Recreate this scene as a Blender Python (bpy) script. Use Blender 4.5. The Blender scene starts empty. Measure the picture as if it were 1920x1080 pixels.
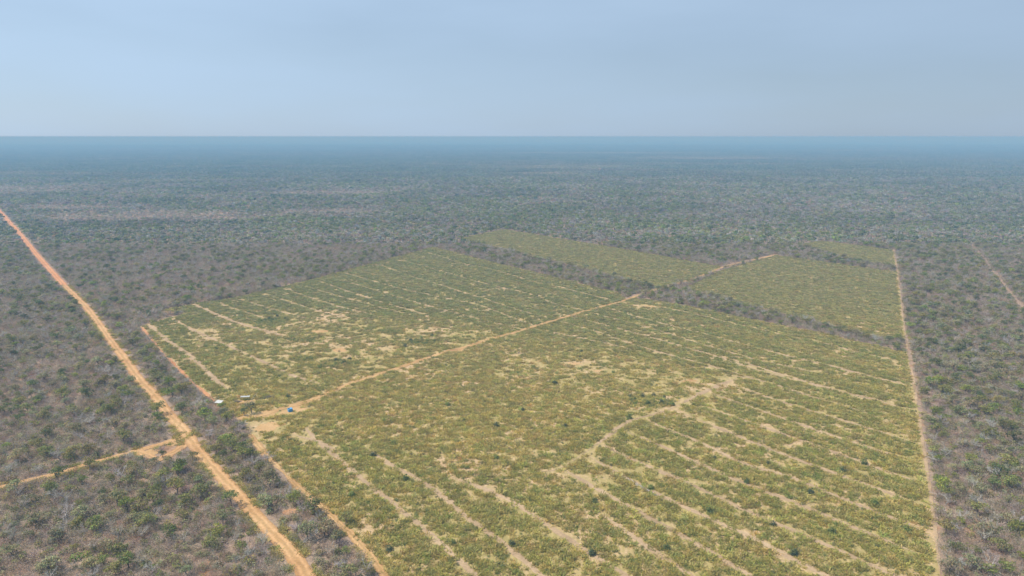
import bpy, math, random
import numpy as np
from mathutils import Vector, Matrix

scene = bpy.context.scene
R = math.radians
rng = np.random.default_rng(11)

# ------------------------------------------------------------------ camera
cam_data = bpy.data.cameras.new("camera")
cam = bpy.data.objects.new("camera", cam_data)
scene.collection.objects.link(cam)
cam_data.sensor_width = 36.0
cam_data.lens = 24.0
cam_data.clip_start = 1.0
cam_data.clip_end = 120000.0
PITCH = math.atan(284 / 1280)
cam.location = (0, 0, 100)
cam.rotation_euler = (math.pi / 2 - PITCH, 0, 0)
scene.camera = cam

# ------------------------------------------------------------------ sky, sun, exposure
SUN_EL, SUN_AZ = R(58), R(264)            # azimuth clockwise from +Y: left of and a little behind the camera
world = bpy.data.worlds.new("World")
scene.world = world
world.use_nodes = True
wn, wl = world.node_tree.nodes, world.node_tree.links
wn.clear()
w_out = wn.new("ShaderNodeOutputWorld")
w_bg = wn.new("ShaderNodeBackground")
w_sky = wn.new("ShaderNodeTexSky")
w_sky.sky_type = 'NISHITA'
w_sky.sun_disc = False
w_sky.sun_elevation = SUN_EL
w_sky.sun_rotation = SUN_AZ
w_sky.altitude = 200
w_sky.air_density = 1.0
w_sky.dust_density = 0.7
w_sky.ozone_density = 2.0
# thin high veil of cloud over the whole sky
w_tc = wn.new("ShaderNodeTexCoord")
w_map = wn.new("ShaderNodeMapping")
w_map.inputs["Scale"].default_value = (1.0, 1.6, 5.0)
w_map.inputs["Rotation"].default_value = (0.05, 0.12, 0.4)
w_noise = wn.new("ShaderNodeTexNoise")
w_noise.inputs["Scale"].default_value = 2.1
w_noise.inputs["Detail"].default_value = 5
w_noise.inputs["Roughness"].default_value = 0.45
w_ramp = wn.new("ShaderNodeMapRange")
w_ramp.inputs["From Min"].default_value = 0.3
w_ramp.inputs["From Max"].default_value = 0.75
w_ramp.inputs["To Min"].default_value = 0.76
w_ramp.inputs["To Max"].default_value = 0.96
w_mix = wn.new("ShaderNodeMixRGB")
w_mix.inputs["Color2"].default_value = (3.5, 4.7, 6.2, 1)
wl.new(w_tc.outputs["Generated"], w_map.inputs["Vector"])
wl.new(w_map.outputs["Vector"], w_noise.inputs["Vector"])
wl.new(w_noise.outputs["Fac"], w_ramp.inputs["Value"])
wl.new(w_ramp.outputs["Result"], w_mix.inputs["Fac"])
wl.new(w_sky.outputs["Color"], w_mix.inputs["Color1"])
# the veil glows towards the sun
w_dot = wn.new("ShaderNodeVectorMath")
w_dot.operation = 'DOT_PRODUCT'
w_dot.inputs[1].default_value = (math.sin(SUN_AZ) * math.cos(SUN_EL), math.cos(SUN_AZ) * math.cos(SUN_EL), math.sin(SUN_EL))
w_glow = wn.new("ShaderNodeMapRange")
w_glow.inputs["From Min"].default_value = -0.6
w_glow.inputs["From Max"].default_value = 1.0
w_glow.inputs["To Min"].default_value = 0.66
w_glow.inputs["To Max"].default_value = 1.22
w_mul = wn.new("ShaderNodeVectorMath")
w_mul.operation = 'SCALE'
wl.new(w_tc.outputs["Generated"], w_dot.inputs[0])
wl.new(w_dot.outputs["Value"], w_glow.inputs["Value"])
w_str = wn.new("ShaderNodeMapRange")      # faint streaks in the veil
w_str.inputs["From Min"].default_value = 0.3
w_str.inputs["From Max"].default_value = 0.7
w_str.inputs["To Min"].default_value = 0.945
w_str.inputs["To Max"].default_value = 1.055
w_st2 = wn.new("ShaderNodeVectorMath")
w_st2.operation = 'SCALE'
wl.new(w_noise.outputs["Fac"], w_str.inputs["Value"])
wl.new(w_mix.outputs["Color"], w_st2.inputs[0])
wl.new(w_str.outputs["Result"], w_st2.inputs["Scale"])
wl.new(w_st2.outputs["Vector"], w_mul.inputs[0])
wl.new(w_glow.outputs["Result"], w_mul.inputs["Scale"])
wl.new(w_mul.outputs["Vector"], w_bg.inputs["Color"])
wl.new(w_bg.outputs["Background"], w_out.inputs["Surface"])
w_bg.inputs["Strength"].default_value = 0.094

sun_data = bpy.data.lights.new("sun", 'SUN')
sun_data.energy = 3.7
sun_data.angle = R(2.5)
sun_data.color = (1.0, 0.93, 0.81)
sun = bpy.data.objects.new("sun", sun_data)
scene.collection.objects.link(sun)
sun_dir = Vector((math.sin(SUN_AZ) * math.cos(SUN_EL), math.cos(SUN_AZ) * math.cos(SUN_EL), math.sin(SUN_EL)))
sun.rotation_euler = sun_dir.to_track_quat('Z', 'Y').to_euler()
sun.location = sun_dir * 400

scene.view_settings.view_transform = 'Standard'
scene.view_settings.look = 'None'
scene.view_settings.exposure = 0.54
scene.view_settings.gamma = 1.0
scene.view_settings.use_curve_mapping = False

cy = scene.cycles
cy.use_denoising = True
try:
    cy.denoiser = 'OPENIMAGEDENOISE'
    cy.denoising_input_passes = 'RGB_ALBEDO_NORMAL'
except Exception:
    pass
cy.max_bounces = 5
cy.diffuse_bounces = 2
cy.glossy_bounces = 1
cy.transmission_bounces = 2
cy.transparent_max_bounces = 4
cy.volume_bounces = 1
cy.use_adaptive_sampling = False
cy.sample_clamp_indirect = 4.0

# ------------------------------------------------------------------ ground plan, metres (x right, y away from the camera)
ROAD = [(-1411.9,1792.7),(-697.4,930.3),(-547.5,749.7),(-395.9,564.3),(-308.4,459.2),(-251.3,392.3),(-204.1,332.2),(-177.2,298.3),(-156.8,272.3),(-141.2,254.2),(-127.3,236.6),(-114.1,221.1),(-100.9,203.9),(-92.2,193.7),(-81.6,181.6),(-73.1,171.3),(-64.2,160.8),(-56.6,152.5),(-51.3,145.9),(-47.9,140.8),(-39.0,128.0)]
SIDE = [(-111.3,219.4),(-113.4,213.8),(-118.8,208.6),(-124.2,203.9),(-128.7,199.8),(-133.0,195.8),(-136.8,191.3),(-141.1,188.0),(-145.2,184.7),(-149.4,181.9),(-157.1,175.9)]
LOOP = [(-110.4,215.9),(-109.1,207.0),(-110.8,202.0),(-111.9,199.4),(-117.5,202.8),(-123.3,205.4)]
CENTRE = [(-99.7,231.7),(-92.2,235.1),(-84.9,242.7),(-78.5,248.6),(-72.7,258.2),(-66.5,268.5),(-59.3,276.9),(-49.7,288.0),(-39.4,300.7),(-31.7,310.2),(-23.3,317.0),(-12.1,330.3),(0.0,341.8),(14.5,357.2),(30.2,374.0),(47.4,392.3),(67.7,411.0)]
CENTRE2 = [(67.7,411.0),(82.8,430.0),(101.0,450.7),(130.4,480.8),(161.7,521.5),(186.6,546.9),(228.4,582.8)]
RIGHTEDGE = [(345.5,611.3),(302.7,528.2),(257.7,442.5),(224.5,379.9),(204.6,341.8),(187.5,308.6),(169.7,273.6),(157.2,249.7),(143.1,222.4),(131.4,200.2),(120.9,180.1),(113.3,165.9),(105.5,151.3),(99.8,140.8),(93.0,128.0)]
FARROAD = [(1024.3,1792.7),(538.3,833.2),(451.4,670.1),(402.4,577.4),(348.4,477.1),(303.5,392.3),(254.8,302.2)]
LEFTEDGE = [(-198.6,353.0),(-169.4,314.4),(-150.1,290.1),(-131.4,267.3),(-115.2,248.6)]
LEFTEDGE2 = [(-89.8,218.1),(-80.2,203.9),(-70.0,191.3),(-62.2,181.6),(-53.3,171.9),(-45.0,162.0),(-37.3,152.5),(-30.8,142.8),(-21.8,128.0)]
F1 = [(-200.8,355.1),(-189.7,382.3),(-206.4,389.8),(-194.7,406.9),(-180.8,416.7),(-163.0,442.5),(-139.7,486.5),(-112.4,544.5),(-73.2,626.6),(-26.7,561.7),(16.1,506.6),(51.4,459.2),(69.2,436.2),(71.4,419.6),(85.4,416.7),(103.7,402.8),(132.2,371.7),(162.9,339.8),(186.7,308.6),(157.2,249.7),(131.4,200.2),(113.3,165.9),(99.8,140.8),(93.0,128.0),(-21.8,128.0),(-30.0,141.8),(-43.3,160.8),(-53.5,172.7),(-62.5,182.5),(-70.6,193.0),(-83.1,209.8),(-94.1,224.7),(-99.7,231.7),(-115.2,248.6),(-150.1,290.1)]
F2 = [(-50.9,681.0),(-8.8,749.7),(48.0,677.3),(93.6,623.5),(131.4,572.1),(163.9,526.0),(130.4,480.8),(99.6,444.1),(89.1,464.4),(57.1,512.9),(18.1,572.1),(-14.7,620.4),(-49.6,670.1)]
F3 = [(116.1,449.0),(158.5,510.8),(227.4,580.1),(247.2,556.7),(269.8,530.5),(290.4,504.5),(246.0,419.6),(198.7,331.2),(184.8,334.0),(172.6,355.1),(158.1,376.3),(142.2,401.5),(126.8,427.0)]
F4 = [(277.7,646.0),(303.1,663.0),(322.9,639.4),(343.8,608.3),(302.3,528.2),(290.2,537.4),(280.6,561.7),(276.1,596.7),(271.1,636.2)]
STRIPS = [
[(66.0,232.2),(89.3,200.9),(113.0,173.3)],
[(61.4,239.1),(66.0,232.2)],
[(73.1,242.7),(91.3,221.1),(117.2,188.6),(122.3,184.7)],
[(79.4,257.0),(94.3,237.1),(119.9,205.1),(129.0,199.8)],
[(91.5,264.8),(105.3,246.4),(120.4,228.8),(133.8,212.6)],
[(90.7,278.9),(103.6,271.7),(116.0,255.9),(131.7,237.1)],
[(86.8,312.7),(104.6,294.6),(116.6,277.6),(132.4,258.8),(149.2,239.6)],
[(121.7,310.2),(138.4,294.6),(150.4,278.9),(163.0,266.6)],
[(47.9,232.2),(54.4,222.0),(61.3,214.3),(73.7,195.5),(83.3,188.6),(96.7,171.3),(107.3,160.5)],
[(39.6,220.2),(48.0,211.0),(57.3,198.7),(66.1,187.0),(78.5,173.9),(90.8,159.5),(99.6,149.6)],
[(29.5,211.0),(39.2,198.3),(53.2,182.9),(64.2,169.1),(76.3,155.9),(88.7,141.6),(94.8,135.1)],
[(25.0,200.9),(36.7,184.4),(49.6,169.1),(61.3,155.9),(72.8,141.2),(80.9,131.5)],
[(15.9,193.0),(24.6,181.0),(34.0,169.1),(45.8,154.3),(55.0,141.6),(62.9,130.6)],
[(24.6,167.2),(31.7,155.9),(41.1,141.6),(48.9,130.6)],
[(-18.0,188.0),(-2.4,176.5),(8.3,163.3),(16.2,153.4),(26.2,141.2),(34.8,129.7)],
[(-48.3,208.2),(-40.0,198.3),(-23.9,182.2),(-12.4,166.2),(-4.6,156.9),(5.9,142.2),(14.0,130.6)],
[(-73.4,224.7),(-64.0,211.0),(-55.6,200.9),(-41.8,183.2),(-27.7,166.2),(-19.7,155.9),(-8.8,141.2),(-1.2,130.6)],
[(9.0,191.3),(16.1,194.8),(30.6,213.8),(42.2,229.3),(57.8,239.1),(77.0,258.2),(94.8,273.6)],
[(152.4,328.5),(161.9,312.7),(176.5,296.1)],
[(87.0,400.1),(102.4,384.8),(120.0,362.6),(145.9,332.2)],
[(56.5,396.2),(76.5,368.2),(98.0,342.8),(117.0,318.7),(130.2,303.0),(144.5,288.0),(160.1,266.6)],
[(46.4,383.6),(74.5,350.9),(95.1,320.4),(113.4,297.6),(133.1,280.3)],
[(40.8,368.2),(66.3,339.8),(92.9,306.2),(108.5,283.7),(126.0,264.2),(145.5,247.0)],
[(27.5,364.8),(47.8,339.8),(62.4,318.7),(87.1,291.6),(103.6,272.3)],
[(15.0,348.8),(33.4,334.0),(45.8,324.8),(60.9,310.2)],
[(-121.9,477.1),(-92.8,445.8),(-55.5,405.5),(-25.2,376.3),(4.8,349.8)],
[(-129.0,506.6),(-98.3,473.4),(-68.4,442.5),(-36.8,416.7),(-19.4,401.5),(-2.1,376.3),(11.6,357.2)],
[(-121.7,528.2),(-106.3,535.1),(-75.7,492.4),(-42.2,450.7),(-17.9,419.6),(2.2,392.3),(21.9,371.7)],
[(-105.5,554.2),(-87.5,551.7),(-46.6,500.4),(-17.4,462.7),(13.8,430.0),(24.0,409.6),(43.9,388.5)],
[(-81.4,605.4),(-57.3,569.4),(-44.7,546.9),(-19.5,521.5),(-1.2,496.4),(15.1,471.6),(38.2,445.8),(62.4,415.3)],
[(-196.7,406.9),(-156.5,367.1),(-136.3,350.9),(-116.9,336.9)],
[(-179.7,406.9),(-152.1,382.3),(-130.3,366.0)],
[(-170.1,416.7),(-132.5,384.8),(-110.2,368.2)],
[(-161.1,433.1),(-115.3,389.8),(-89.9,370.5)],
[(-154.5,449.0),(-109.9,404.2),(-79.7,379.9)],
[(-142.7,457.5),(-97.4,413.9),(-61.7,382.3)],
[(-135.6,471.6),(-87.0,416.7),(-49.1,379.9)],
[(-198.5,359.4),(-175.7,332.2),(-150.5,304.6),(-131.5,280.3),(-115.4,261.1)],
[(-191.6,371.7),(-164.7,343.8),(-124.8,307.0),(-96.4,279.6),(-79.5,267.3)],
[(-200.8,355.1),(-196.0,367.1),(-189.7,382.3)],
[(-75.5,218.1),(-64.2,211.8),(-55.2,203.9)]]
BARE_SPOTS = [(-52.3,160.8),(-50.3,155.5),(-40.5,142.4),(-33.7,140.8),(-63.2,147.0),(-56.8,167.2),(-64.1,176.5),(-65.9,174.2),(-79.7,195.8),(-77.0,197.3),(-102.6,215.1),(-167.4,272.3),(-145.2,213.4),(-106.8,188.6),(-101.0,191.7),(-99.7,155.0),(-93.2,155.9),(-126.8,155.0),(-87.3,143.6),(-115.3,155.9),(-119.6,165.9),(-128.4,173.6),(-139.9,176.5),(120.4,172.2),(128.3,171.9),(119.4,164.6),(122.9,162.5),(114.1,157.6),(124.5,159.8),(132.2,160.8),(112.3,141.8),(114.9,146.5),(106.0,143.2),(119.2,154.1),(166.9,248.6),(145.8,180.1),(157.0,211.8),(195.9,287.3),(215.7,280.3)]
GREEN_SPOTS = [(124.1,179.5),(128.4,178.3),(133.3,177.1),(111.5,157.8),(125.8,167.0),(119.7,150.2),(108.5,143.2),(143.5,179.5),(101.9,140.8),(154.3,203.9),(150.6,224.7),(184.9,244.3),(147.8,224.7),(167.7,211.8),(-129.3,211.0),(-153.8,205.4),(-95.6,177.7),(-101.2,177.7),(-98.6,162.3),(-76.5,162.8),(-87.5,164.1),(-99.3,150.0),(-95.2,147.8),(-121.6,147.8),(-92.5,141.2),(-75.2,151.8),(-101.1,199.4),(-111.4,200.9),(-132.8,250.8),(-130.7,254.2),(-130.4,258.2),(-102.0,228.4),(-85.4,199.4),(-83.4,200.9),(-67.4,169.9),(-44.2,153.6),(-47.7,156.4),(-77.9,171.9),(-130.3,235.1),(-121.9,236.1),(-105.4,224.7),(-110.3,229.3),(-43.9,163.3),(-53.5,167.2)]
SHRUB_SPOTS = [(0.0,153.1),(-30.4,150.9),(23.1,173.6),(40.3,181.0),(193.4,327.6),(42.6,231.7),(-44.5,202.0),(-88.0,252.5),(-45.9,332.2),(-42.7,327.6),(-47.4,323.1),(-41.1,336.9),(-50.7,327.6),(-38.7,327.6),(-52.0,318.7),(-80.5,297.6),(-83.8,291.6),(-76.1,294.6),(-74.7,299.1),(-85.0,287.3),(-136.3,370.5),(-133.3,375.2),(-138.7,364.8),(-127.3,370.5),(51.3,252.5),(55.9,254.2),(47.7,249.7),(57.5,247.0),(52.0,245.3),(46.1,252.5),(61.0,244.3),(59.7,252.5),(-142.5,314.4),(2.3,280.3),(-24.4,244.3),(-5.1,200.2),(64.4,200.2),(101.0,191.3),(69.4,184.7),(80.1,196.5),(85.7,178.6),(68.8,162.0),(102.6,159.5),(19.6,149.1),(38.4,151.3),(-5.6,224.7),(-17.3,229.3),(18.8,224.7),(4.0,239.1),(-46.0,229.3),(-31.8,186.4),(-45.6,177.1),(-14.7,153.6),(17.7,267.3),(66.1,287.3),(43.8,280.3),(69.1,244.3),(9.4,287.3),(33.0,310.2),(82.6,158.3),(101.1,172.7),(110.1,196.5),(53.8,168.6),(69.2,149.1)]

# ------------------------------------------------------------------ helpers
def hash2(ix, iy, seed):
    n = (ix.astype(np.int64) * 374761393 + iy.astype(np.int64) * 668265263 + seed * 1442695041) & 0xFFFFFFFF
    n = ((n ^ (n >> 13)) * 1274126177) & 0xFFFFFFFF
    n = n ^ (n >> 16)
    return (n & 0xFFFFFF) / float(0xFFFFFF)

def vnoise(x, y, seed=0):
    ix, iy = np.floor(x), np.floor(y)
    fx, fy = x - ix, y - iy
    fx, fy = fx * fx * (3 - 2 * fx), fy * fy * (3 - 2 * fy)
    a, b = hash2(ix, iy, seed), hash2(ix + 1, iy, seed)
    c, d = hash2(ix, iy + 1, seed), hash2(ix + 1, iy + 1, seed)
    return (a * (1 - fx) + b * fx) * (1 - fy) + (c * (1 - fx) + d * fx) * fy

def fbm(x, y, seed=0, oct=3):
    s, a, t = 0, 1.0, 0
    for k in range(oct):
        s = s + a * vnoise(x * 2 ** k + 17.3 * k, y * 2 ** k - 9.1 * k, seed + k)
        t += a
        a *= 0.55
    return s / t

def in_poly(x, y, P):
    ins = np.zeros(x.shape, bool)
    n = len(P)
    for i in range(n):
        x0, y0 = P[i]
        x1, y1 = P[(i + 1) % n]
        if y0 == y1:
            continue
        c = ((y0 > y) != (y1 > y)) & (x < (x1 - x0) * (y - y0) / (y1 - y0) + x0)
        ins ^= c
    return ins

def dist_line(x, y, P, closed=False):
    d = np.full(x.shape, 1e9)
    Q = list(P) + ([P[0]] if closed else [])
    for (x0, y0), (x1, y1) in zip(Q[:-1], Q[1:]):
        dx, dy = x1 - x0, y1 - y0
        t = np.clip(((x - x0) * dx + (y - y0) * dy) / (dx * dx + dy * dy + 1e-9), 0, 1)
        d = np.minimum(d, np.hypot(x - x0 - t * dx, y - y0 - t * dy))
    return d

def smooth(P, step):
    """a polyline resampled through Catmull-Rom every STEP metres"""
    P = [np.array(p, float) for p in P]
    if len(P) == 2:
        P = [P[0], (P[0] + P[1]) / 2, P[1]]
    Q = [2 * P[0] - P[1]] + P + [2 * P[-1] - P[-2]]
    out = []
    for i in range(1, len(Q) - 2):
        n = max(2, int(np.linalg.norm(Q[i + 1] - Q[i]) / step))
        for k in range(n):
            t = k / n
            a, b, c, d = Q[i - 1], Q[i], Q[i + 1], Q[i + 2]
            out.append(0.5 * (2 * b + (c - a) * t + (2 * a - 5 * b + 4 * c - d) * t * t + (3 * b - a - 3 * c + d) * t ** 3))
    out.append(P[-1])
    return np.array(out)

def in_view(x, y, margin=1.16, near=95.0):
    return (y > near) & (np.abs(x) < (0.78 * y + 12) * margin)

def mesh_from(name, verts, faces, tone=None, mats=(), smooth_shade=False):
    me = bpy.data.meshes.new(name)
    verts = np.asarray(verts, np.float32)
    if isinstance(faces, np.ndarray):
        nf, k = faces.shape
        me.vertices.add(len(verts))
        me.vertices.foreach_set("co", verts.ravel())
        me.loops.add(nf * k)
        me.loops.foreach_set("vertex_index", faces.astype(np.int32).ravel())
        me.polygons.add(nf)
        me.polygons.foreach_set("loop_start", np.arange(nf, dtype=np.int32) * k)
        me.update(calc_edges=True)
        me.validate()
    else:
        me.from_pydata([tuple(v) for v in verts], [], faces)
    if tone is not None:
        at = me.attributes.new("tone", 'FLOAT_COLOR', 'POINT')
        t = np.asarray(tone, np.float32)
        if t.ndim == 1:
            t = np.repeat(t[:, None], 3, 1)
        at.data.foreach_set("color", np.c_[t, np.ones(len(t))].astype(np.float32).ravel())
    for m in mats:
        me.materials.append(m)
    if smooth_shade:
        me.polygons.foreach_set("use_smooth", np.ones(len(me.polygons), bool))
    return me

def link(name, me, parent=None):
    o = bpy.data.objects.new(name, me)
    scene.collection.objects.link(o)
    if parent is not None:
        o.parent = parent
    return o

def empty(name, loc, rz=0.0, scale=1.0):
    o = link(name, None)
    o.empty_display_size = 0.5
    o.location = loc
    o.rotation_euler = (0, 0, rz)
    o.scale = (scale, scale, scale)
    return o

def tag(o, label, cat=None, group=None, kind=None):
    o["label"] = label
    if cat:
        o["category"] = cat
    if group:
        o["group"] = group
    if kind:
        o["kind"] = kind
    return o

# ------------------------------------------------------------------ materials
def new_mat(name):
    m = bpy.data.materials.new(name)
    m.use_nodes = True
    m.node_tree.nodes.clear()
    return m, m.node_tree.nodes, m.node_tree.links

def ramp(n, stops):
    r = n.new("ShaderNodeValToRGB")
    el = r.color_ramp.elements
    while len(el) < len(stops):
        el.new(0.5)
    for e, (p, c) in zip(el, stops):
        e.position = p
        e.color = (*c, 1)
    return r

def noise(n, l, vec, scale, detail=4, rough=0.55, dist=0.0):
    t = n.new("ShaderNodeTexNoise")
    t.inputs["Scale"].default_value = scale
    t.inputs["Detail"].default_value = detail
    t.inputs["Roughness"].default_value = rough
    t.inputs["Distortion"].default_value = dist
    l.new(vec, t.inputs["Vector"])
    return t.outputs["Fac"]

def mixc(n, l, fac, a, b, mode='MIX'):
    m = n.new("ShaderNodeMixRGB")
    m.blend_type = mode
    for sock, v in ((m.inputs["Fac"], fac), (m.inputs["Color1"], a), (m.inputs["Color2"], b)):
        if isinstance(v, (int, float)):
            sock.default_value = v
        elif isinstance(v, tuple):
            sock.default_value = (*v, 1)
        else:
            l.new(v, sock)
    return m.outputs["Color"]

def maprange(n, l, v, a, b, c=0.0, d=1.0):
    m = n.new("ShaderNodeMapRange")
    m.inputs["From Min"].default_value = a
    m.inputs["From Max"].default_value = b
    m.inputs["To Min"].default_value = c
    m.inputs["To Max"].default_value = d
    l.new(v, m.inputs["Value"])
    return m.outputs["Result"]

def finish(n, l, color, height=None, bump=0.3, dist=0.3, rough=0.95):
    b = n.new("ShaderNodeBsdfPrincipled")
    b.inputs["Roughness"].default_value = rough
    b.inputs["Specular IOR Level"].default_value = 0.15
    if isinstance(color, tuple):
        b.inputs["Base Color"].default_value = (*color, 1)
    else:
        l.new(color, b.inputs["Base Color"])
    if height is not None:
        bp = n.new("ShaderNodeBump")
        bp.inputs["Strength"].default_value = bump
        bp.inputs["Distance"].default_value = dist
        l.new(height, bp.inputs["Height"])
        l.new(bp.outputs["Normal"], b.inputs["Normal"])
    o = n.new("ShaderNodeOutputMaterial")
    l.new(b.outputs["BSDF"], o.inputs["Surface"])
    return b

def coords(n, l, scale=None, rz=0.0):
    tc = n.new("ShaderNodeTexCoord")
    if scale is None:
        return tc.outputs["Object"]
    mp = n.new("ShaderNodeMapping")
    mp.inputs["Scale"].default_value = scale
    mp.inputs["Rotation"].default_value = (0, 0, rz)
    l.new(tc.outputs["Object"], mp.inputs["Vector"])
    return mp.outputs["Vector"]

def mat_floor():
    m, n, l = new_mat("forest_floor")
    v = coords(n, l)
    fine = noise(n, l, v, 1.3, 6, 0.75)
    c = ramp(n, [(0.3, (0.16, 0.115, 0.085)), (0.5, (0.30, 0.215, 0.155)), (0.72, (0.43, 0.305, 0.21))])
    l.new(fine, c.inputs["Fac"])
    red = maprange(n, l, noise(n, l, v, 0.06, 4, 0.6), 0.58, 0.72)
    col = mixc(n, l, red, c.outputs["Color"], (0.36, 0.19, 0.095))
    # the far woodland, where single crowns can no longer be told apart
    far = n.new("ShaderNodeVectorMath")
    far.operation = 'LENGTH'
    l.new(v, far.inputs[0])
    ff = maprange(n, l, far.outputs["Value"], 5000, 8000)
    wv = coords(n, l, (0.35, 1.0, 1.0))
    wood = ramp(n, [(0.3, FAR_GREEN), (0.55, FAR_MIX), (0.75, FAR_MAUVE)])
    l.new(noise(n, l, wv, 0.0011, 6, 0.62), wood.inputs["Fac"])
    col = mixc(n, l, ff, col, wood.outputs["Color"])
    finish(n, l, col, fine, 0.5, 0.4)
    return m

FAR_GREEN, FAR_MIX, FAR_MAUVE = (0.065, 0.085, 0.06), (0.085, 0.092, 0.07), (0.12, 0.11, 0.095)

def mat_sand(name, base, dark, pale, scale=0.5, ruts=True):
    m, n, l = new_mat(name)
    v = coords(n, l)
    big = noise(n, l, v, 0.09, 4, 0.55)
    fine = noise(n, l, v, scale * 3, 5, 0.65)
    c = ramp(n, [(0.3, dark), (0.5, base), (0.72, pale)])
    l.new(big, c.inputs["Fac"])
    f = maprange(n, l, fine, 0.3, 0.7, 0.78, 1.14)
    fc = n.new("ShaderNodeCombineColor")
    for k in range(3):
        l.new(f, fc.inputs[k])
    col = mixc(n, l, 1.0, c.outputs["Color"], fc.outputs["Color"], 'MULTIPLY')
    if ruts:
        # two worn wheel tracks, a grassier crown between them and crumbling darker shoulders
        at = n.new("ShaderNodeAttribute")
        at.attribute_name = "across"
        wob = n.new("ShaderNodeMath")
        wob.operation = 'ADD'
        l.new(at.outputs["Fac"], wob.inputs[0])
        l.new(maprange(n, l, noise(n, l, v, 0.25, 3, 0.5), 0.3, 0.7, -0.18, 0.18), wob.inputs[1])
        ab = n.new("ShaderNodeMath")
        ab.operation = 'ABSOLUTE'
        l.new(wob.outputs[0], ab.inputs[0])
        rr = ramp(n, [(0.0, (0.80, 0.82, 0.76)), (0.16, (0.86, 0.87, 0.82)), (0.34, (1.1, 1.1, 1.12)), (0.52, (1.08, 1.08, 1.1)), (0.68, (0.92, 0.9, 0.88)), (1.0, (0.74, 0.70, 0.66))])
        l.new(ab.outputs[0], rr.inputs["Fac"])
        col = mixc(n, l, 0.85, col, rr.outputs["Color"], 'MULTIPLY')
    finish(n, l, col, fine, 0.45, 0.15)
    return m

def mat_field():
    """sandy soil under a mat of dry yellow grass, the rows of old tillage running along the strips"""
    m, n, l = new_mat("field_soil")
    v = coords(n, l)
    patch = noise(n, l, v, 0.035, 5, 0.6)
    fine = noise(n, l, v, 0.7, 6, 0.7)
    streak = noise(n, l, coords(n, l, (1.0, 0.12, 1.0), R(-37)), 0.9, 4, 0.6)
    soil = ramp(n, [(0.35, (0.36, 0.245, 0.135)), (0.65, (0.50, 0.36, 0.21))])
    l.new(fine, soil.inputs["Fac"])
    grass = ramp(n, [(0.3, (0.22, 0.185, 0.07)), (0.5, (0.32, 0.255, 0.10)), (0.7, (0.41, 0.315, 0.14))])
    l.new(streak, grass.inputs["Fac"])
    f = n.new("ShaderNodeMath")
    f.operation = 'ADD'
    l.new(patch, f.inputs[0])
    l.new(maprange(n, l, fine, 0.3, 0.7, -0.12, 0.12), f.inputs[1])
    col = mixc(n, l, maprange(n, l, f.outputs[0], 0.46, 0.62), grass.outputs["Color"], soil.outputs["Color"])
    finish(n, l, col, fine, 0.5, 0.25)
    return m

def mat_leaf(name, default=(0.1, 0.12, 0.05), transl=0.40):
    m, n, l = new_mat(name)
    ti = n.new("ShaderNodeAttribute")
    ti.attribute_type = 'INSTANCER'
    ti.attribute_name = "tint"
    to = n.new("ShaderNodeAttribute")
    to.attribute_name = "tone"
    col = mixc(n, l, 1.0, ti.outputs["Color"], to.outputs["Color"], 'MULTIPLY')
    d = n.new("ShaderNodeBsdfDiffuse")
    t = n.new("ShaderNodeBsdfTranslucent")
    l.new(col, d.inputs["Color"])
    l.new(col, t.inputs["Color"])
    x = n.new("ShaderNodeMixShader")
    x.inputs["Fac"].default_value = transl
    l.new(d.outputs[0], x.inputs[1])
    l.new(t.outputs[0], x.inputs[2])
    o = n.new("ShaderNodeOutputMaterial")
    l.new(x.outputs[0], o.inputs["Surface"])
    return m

def mat_bark(name, a, b):
    m, n, l = new_mat(name)
    v = coords(n, l)
    c = ramp(n, [(0.3, a), (0.7, b)])
    nz = noise(n, l, v, 6.0, 4, 0.6)
    l.new(nz, c.inputs["Fac"])
    finish(n, l, c.outputs["Color"], nz, 0.4, 0.03)
    return m

def mat_plain(name, a, b, scale=3.0, rough=0.6, bump=0.1):
    m, n, l = new_mat(name)
    c = ramp(n, [(0.3, a), (0.7, b)])
    nz = noise(n, l, coords(n, l), scale, 5, 0.6)
    l.new(nz, c.inputs["Fac"])
    finish(n, l, c.outputs["Color"], nz, bump, 0.02, rough)
    return m

M_FLOOR = mat_floor()
M_FIELD = mat_field()
M_ROAD = mat_sand("road_sand", (0.47, 0.285, 0.135), (0.40, 0.225, 0.10), (0.52, 0.335, 0.17))
M_REDROAD = mat_sand("red_sand", (0.50, 0.25, 0.12), (0.42, 0.19, 0.085), (0.54, 0.30, 0.16))
M_TRACK = mat_sand("track_sand", (0.44, 0.275, 0.125), (0.36, 0.21, 0.09), (0.50, 0.33, 0.165))
M_STRIP = mat_sand("strip_soil", (0.37, 0.262, 0.158), (0.29, 0.205, 0.118), (0.44, 0.32, 0.20), ruts=False)
M_YARD = mat_sand("yard_sand", (0.44, 0.28, 0.13), (0.36, 0.215, 0.095), (0.50, 0.335, 0.17), ruts=False)
M_REDSOIL = mat_sand("red_soil", (0.46, 0.24, 0.12), (0.38, 0.18, 0.085), (0.50, 0.29, 0.155), ruts=False)
M_LEAF = mat_leaf("leaf")
M_TWIG = mat_leaf("dry_twig", transl=0.35)
M_GRASS = mat_leaf("dry_grass", transl=0.4)
M_BARK = mat_bark("grey_bark", (0.16, 0.13, 0.11), (0.26, 0.22, 0.19))
M_PALE = mat_bark("pale_bark", (0.38, 0.345, 0.305), (0.52, 0.48, 0.43))

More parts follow.
